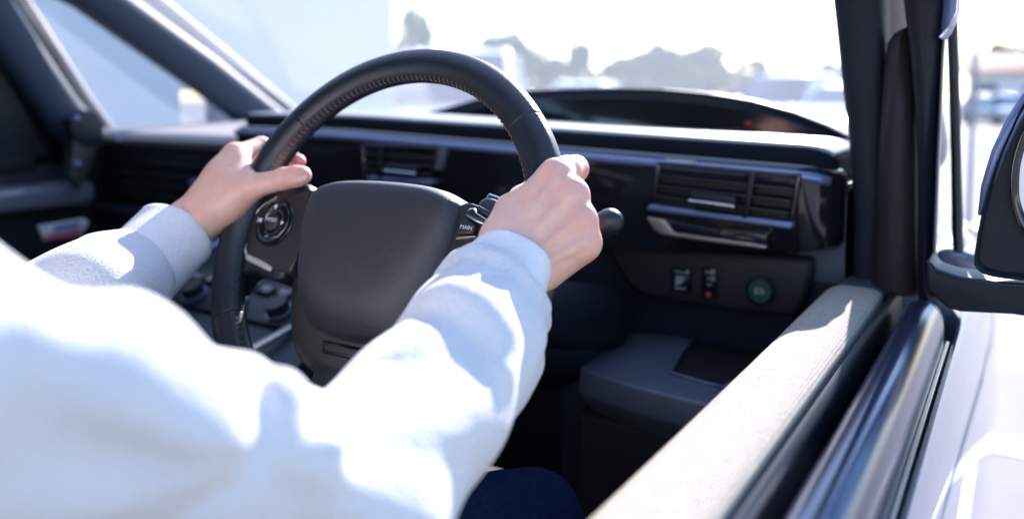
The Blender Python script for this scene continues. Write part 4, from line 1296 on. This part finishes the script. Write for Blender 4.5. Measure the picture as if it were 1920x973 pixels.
# ---- arms under the cloth, neck and head (hidden from here, seen from elsewhere)
HD = np.array([.436, -.03, 1.415])
AX = np.eye(3)
bodyf = [cone(P(905, 585, .557), EL_R, .022, .027), cone(EL_R, EL_R * .5 + SH_R * .5 + np.array([0, 0, -.004]), .027, .028), cone(EL_R * .5 + SH_R * .5 + np.array([0, 0, -.004]), SH_R, .028, .036), cone(P(275, 485, .757), EL_L, .022, .030), cone(EL_L, SH_L, .030, .040),
         cone(SH_R, SH_L, .05, .05), cone((.436, -.06, 1.12), (.436, -.06, .80), .10, .10), cone((.436, -.05, 1.18), (.436, -.035, 1.36), .056, .052)]
bf = union(bodyf, .012)
headf = union([ellipsoid(HD + (0, -.015, .03), AX, (.073, .092, .095)), ellipsoid(HD + (0, .02, -.045), AX, (.056, .066, .062)), ball(HD + (0, .062, -.088), .024)], .03)
nose = cone(HD + (0, .088, .012), HD + (0, .104, -.028), .008, .012)
lips = union([cone(HD + (-.018, .078, -.058), HD + (.018, .078, -.058), .007, .007)], .005)
def body_field(p):
    a = smin(bf(p), headf(p), .02)
    a = smin(a, nose(p), .012)
    a = smin(a, lips(p), .006)
    for sx in (-1, 1):
        a = -smin(-a, ball(HD + (sx * .031, .092, .012), .012)(p), .010)
        a = smin(a, ball(HD + (sx * .031, .074, .010), .0125)(p), .002)
        a = smin(a, ellipsoid(HD + (sx * .074, -.01, -.005), AX, (.009, .020, .032))(p), .006)
    return a
V3, Q3 = surface(body_field, (.10, -.20, .68), (.78, .60, 1.56), .0065, 2)
# one skin mesh
V = np.vstack([V1, V2, V3])
Q = np.vstack([Q1, Q2 + len(V1), Q3 + len(V1) + len(V2)])
body = np_mesh('body', V, Q, 'skin', person)
red = np.zeros(len(V), np.float32)
SPOTS = [(p_, .011, .55) for p_ in mR + mL] + [(P(1100, 318, .676), .012, .5), (P(1108, 390, .66), .012, .5), (P(562, 303, .842), .012, .8), (P(545, 352, .838), .012, .6), (P(568, 329, .780), .011, .55), (P(531, 336, .777), .009, .35), (P(934, 384, .632), .010, .3)]
for c_, r_, w_ in SPOTS:
    red = np.maximum(red, w_ * np.exp(-((V - c_) ** 2).sum(1) / (r_ * r_)))
body.data.attributes.new('red', 'FLOAT', 'POINT').data.foreach_set('value', red.astype(np.float32))

def nail(c, tip_dir, out_dir, w, l, name='nail'):
    t = tip_dir / np.linalg.norm(tip_dir)
    o = out_dir - t * (out_dir @ t)
    o /= np.linalg.norm(o)
    s = np.cross(t, o)
    rings = []
    N = 9
    grid = []
    for i in range(N):
        u = -1 + 2 * i / (N - 1)
        for j in range(N):
            q = -1 + 2 * j / (N - 1)
            wq = w * math.sqrt(max(0.02, 1 - .55 * abs(u) ** 4))
            ang = q * .95
            grid.append(c + t * u * l + s * wq * math.sin(ang) / math.sin(.95) + o * (w * 1.05 * (math.cos(ang) - 1)))
    f = [(i * N + j, i * N + j + 1, (i + 1) * N + j + 1, (i + 1) * N + j) for i in range(N - 1) for j in range(N - 1)]
    return mesh(name, grid, f, 'nail', body)
tt = P(570, 328, .780) - P(540, 334, .7785)
nail(P(561, 327.5, .7702), tt, -FW + UP * .55, .0066, .0072)

# hair
hairf = union([ellipsoid(HD + (0, -.03, .045), AX, (.086, .098, .094)), ellipsoid(HD + (0, -.06, -.03), AX, (.078, .070, .085))], .03)
cut = union([ellipsoid(HD + (0, .075, -.02), AX, (.062, .06, .085))], .01)
Vh, Qh = surface(lambda p: -smin(-hairf(p), cut(p), .012), HD - .16, HD + .17, .006, 1)
np_mesh('hair', Vh, Qh, 'hair', person)

# eyes and brows
for sx in (-1, 1):
    ec = HD + (sx * .031, .0755, .010)
    eye = tube('eye', [ec - (0, .001, 0), ec + (0, .001, 0)], .0122, 'eye_white', person, 16)
    tube('iris', [ec + (0, .0095, 0), ec + (0, .0125, 0)], [.0058, .0035], 'iris', eye, 14)
    tube('eyebrow', [HD + (sx * .014, .088, .036), HD + (sx * .032, .087, .041), HD + (sx * .050, .074, .036)], [.0028, .0034, .002], 'hair', person, 8)

# ---- sweatshirt: right sleeve
rs_pts = [P(902, 610, .554), P(894, 626, .546), P(866, 676, .520), P(788, 776, .458), EL_R]
rs_rad = [.0425, .0460, .0472, .0470, .0465]
ua = [EL_R, EL_R * .5 + SH_R * .5 + np.array([0, 0, -.004]), SH_R]
base = union([cone(rs_pts[i], rs_pts[i + 1], rs_rad[i], rs_rad[i + 1]) for i in range(4)] + [cone(ua[0], ua[1], .042, .0415), cone(ua[1], ua[2], .0405, .078)], .010)
def ridge(f, pts, r0, sink, k):
    """soft fold lying on the cloth, through photo points"""
    ps = []
    for x, y in pts:
        d = march(f, x, y)
        if d is not None:
            ps.append(atd(x, y, d) + FW * sink)
    fs = []
    n = len(ps)
    for i in range(n - 1):
        ra = r0 * (.55 + .45 * math.sin(math.pi * (i + .4) / n))
        rb = r0 * (.55 + .45 * math.sin(math.pi * (i + 1.2) / n))
        fs.append((cone(ps[i], ps[i + 1], ra, rb), k))
    return fs
folds, grooves = [], []
# roll of cloth above the cuff
ctr = P(913, 586, .566)
axd = (rs_pts[0] - rs_pts[2]); axd /= np.linalg.norm(axd)
fa, fb = frame_of(axd)
for (off, R0, r0, ph) in ((.012, .0355, .0075, 0.0),):
    ring = [ctr + axd * (off + .006 * math.sin(2 * q + ph)) + (fa * math.cos(q) + fb * math.sin(q)) * R0 for q in np.linspace(0, 2 * math.pi, 15)]
    for i in range(14):
        folds.append((cone(ring[i], ring[i + 1], r0, r0), .012))
for pts, r0, sink, k in (
    ([(800, 566), (850, 572), (895, 596), (925, 640), (932, 700)], .0080, .0062, .022),
    ([(230, 600), (300, 690), (330, 800)], .0085, .0050, .022),
    ([(60, 640), (200, 690), (330, 770)], .0085, .0050, .024),
    ([(405, 655), (395, 720), (378, 800)], .0110, .0050, .014),
    ([(320, 610), (270, 645), (215, 690)], .0100, .0048, .016),
    ([(470, 690), (520, 760), (530, 840)], .0090, .0048, .014),
    ([(570, 712), (612, 780), (600, 860)], .0095, .0045, .013)):
    folds += ridge(base, pts, r0, sink, k)
CROOK = atd(640, 700, march(base, 640, 716) or .4).astype(np.float32)
SEND = rs_pts[0].astype(np.float32)
RTf, UPf, AXf, FAf, FBf = (v_.astype(np.float32) for v_ in (RT, UP, axd, fa, fb))
def gather(q):
    # folds that fan out from the bend of the elbow
    w = q - CROOK
    u, v_ = w @ RTf, w @ UPf
    r = np.sqrt(u * u + v_ * v_) + 1e-6
    th = np.arctan2(v_, u)
    h = np.sin(7.0 * th + 1.2 * np.sin(2 * th + 14 * r) + .4) + .2 * np.sin(12.0 * th + 20 * r + 1.0)
    h = h * .0022 * np.exp(-((r - .055) / .040) ** 2)
    # fine gathers where the sleeve runs into the cuff
    w = q - SEND
    sx = w @ AXf
    ph = np.arctan2(w @ FBf, w @ FAf)
    g = np.sin(8 * ph + 25 * sx) + .6 * np.sin(13 * ph - 30 * sx + 1.3)
    h = h + g * .0011 * np.exp(-((sx + .004) / .030) ** 2)
    return h
W1 = np.array([[31., 17., -23.], [-19., 37., 11.], [53., -29., 41.], [-61., 47., 35.]], np.float32)
def wrinkle(p):
    w = np.sin(p @ W1[0] + 1.7 * np.sin(p @ W1[1])) * .0010 + np.sin(p @ W1[2] + 1.3 * np.sin(p @ W1[0] * .7)) * .0006 + np.sin(p @ W1[3]) * .0005
    return w
def sleeve_field(p):
    a = base(p)
    near = np.abs(a) < .03
    if not near.any():
        return a
    q = p[near]
    b = a[near]
    for c_, k in folds:
        b = smin(b, c_(q), k)
    for c_, k in grooves:
        b = -smin(-b, c_(q), k)
    a = a.copy()
    a[near] = b + wrinkle(q) + gather(q)
    return a
lo = np.minimum.reduce(rs_pts + [SH_R]) - .10
hi = np.maximum.reduce(rs_pts + [SH_R]) + .10
Vs, Qs = surface(sleeve_field, lo, hi, .0030, 2)
sw_r = np_mesh('sleeve', Vs, Qs, 'sweater', person)

# ---- sweatshirt: torso and left sleeve
ls_pts = [P(252, 506, .752), P(222, 530, .730), P(165, 560, .685), EL_L, SH_L]
ls_rad = [.034, .041, .044, .054, .072]
tor = [cone(SH_R + (-.02, -.01, 0), SH_L + (.01, -.01, 0), .062, .070), cone((.436, -.05, 1.10), (.436, -.07, .74), .135, .150), ellipsoid((.436, -.03, 1.06), AX, (.185, .135, .17)), cone((.47, -.06, .78), (.40, -.06, .78), .15, .15)]
tor += [cone(ls_pts[i], ls_pts[i + 1], ls_rad[i], ls_rad[i + 1]) for i in range(4)]
torf = union(tor, .03)
neck_cut = cone((.436, -.045, 1.20), (.436, -.03, 1.40), .058, .066)
ctrL = P(215, 535, .727)
axL = ls_pts[0] - ls_pts[2]; axL /= np.linalg.norm(axL)
ga, gb_ = frame_of(axL)
rl_ = [ctrL + axL * .004 * math.sin(3 * q) + (ga * math.cos(q) + gb_ * math.sin(q)) * .037 for q in np.linspace(0, 2 * math.pi, 13)]
rfL = [cone(rl_[i], rl_[i + 1], .0085, .0085) for i in range(12)]
def torso_field(p):
    a = torf(p)
    near = np.abs(a) < .04
    b = a[near]; q = p[near]
    if len(b):
        for g in rfL:
            b = smin(b, g(q), .012)
        b = b + wrinkle(q) * 1.6
        a = a.copy(); a[near] = b
    return -smin(-a, neck_cut(p), .008)
Vt, Qt = surface(torso_field, (.08, -.24, .60), (.72, .58, 1.30), .0052, 2)
np_mesh('sweatshirt', Vt, Qt, 'sweater', person)
ring = [np.array([.436, -.042, 1.232]) + np.array([.064 * math.cos(q), .064 * math.sin(q), .006 * math.sin(q)]) for q in np.linspace(0, 2 * math.pi, 33)]
tube('collar', ring, .011, 'sweater_rib', person, 10, round_ends=False)

# ---- ribbed cuffs: open tubes with a rolled lip
def cuff(p_open, p_in, r_open, r_in, squash, seed, tilt=None):
    d = p_open - p_in
    L = np.linalg.norm(d); d /= L
    a, b = frame_of(d)
    if tilt is not None:
        a = tilt - d * (tilt @ d); a /= np.linalg.norm(a); b = np.cross(d, a)
    prof = [(-.02, r_in * .9), (0, r_in), (L * .3, r_in * 1.0), (L * .6, (r_in + r_open) / 2), (L * .9, r_open), (L * .97, r_open + .0004), (L, r_open - .0008), (L + .0008, r_open - .0022), (L - .001, r_open - .0036), (L * .8, r_open - .0046), (L * .4, r_open - .006)]
    r_ = np.random.default_rng(seed)
    ph = r_.uniform(0, 6, 4)
    rings = []
    for (s, r) in prof:
        ring = []
        for k in range(96):
            q = 2 * math.pi * k / 96
            w = .0011 * math.sin(3 * q + ph[0] + s * 40) + .0008 * math.sin(5 * q + ph[1] - s * 60) + .0003 * math.sin(48 * q)
            ring.append(p_in + d * (s + .0018 * math.sin(2 * q + ph[2]) * (s / L)) + (a * math.cos(q) + b * squash * math.sin(q)) * (r + w))
        rings.append(ring)
    return loft('cuff', rings, 'sweater_rib', person, cap=False)
cuff(P(962, 490, .604), P(908, 590, .566), .0325, .0335, .97, 2, RT)
cuff(P(331, 441, .797), P(232, 528, .738), .0405, .0410, .95, 5, RT)

# ---- jeans
HIP_R, HIP_L = np.array([.51, -.03, .735]), np.array([.36, -.03, .735])
KN_R, KN_L = np.array([.560, .56, .815]), np.array([.315, .55, .80])
FT_R, FT_L = np.array([.565, .80, .41]), np.array([.32, .80, .41])
jf = union([cone(HIP_R, KN_R, .082, .062), cone(KN_R, FT_R, .060, .045), cone(HIP_L, KN_L, .082, .062), cone(KN_L, FT_L, .060, .045), cone(HIP_L, HIP_R, .09, .09)], .02)
Vj, Qj = surface(lambda p: jf(p) + wrinkle(p) * 3.0 + .0016 * np.sin(p @ np.array([90., 40., 60.], np.float32) + 2 * np.sin(p @ W1[1])), (.2, -.16, .33), (.70, .88, .92), .006, 2)
np_mesh('jeans', Vj, Qj, 'denim', person)
for ft in (FT_R, FT_L):
    tube('shoe', [ft + (0, -.03, -.035), ft + (0, .06, -.035), ft + (0, .15, -.035)], [.036, .040, .030], 'rubber', person, 14, flat=.8)
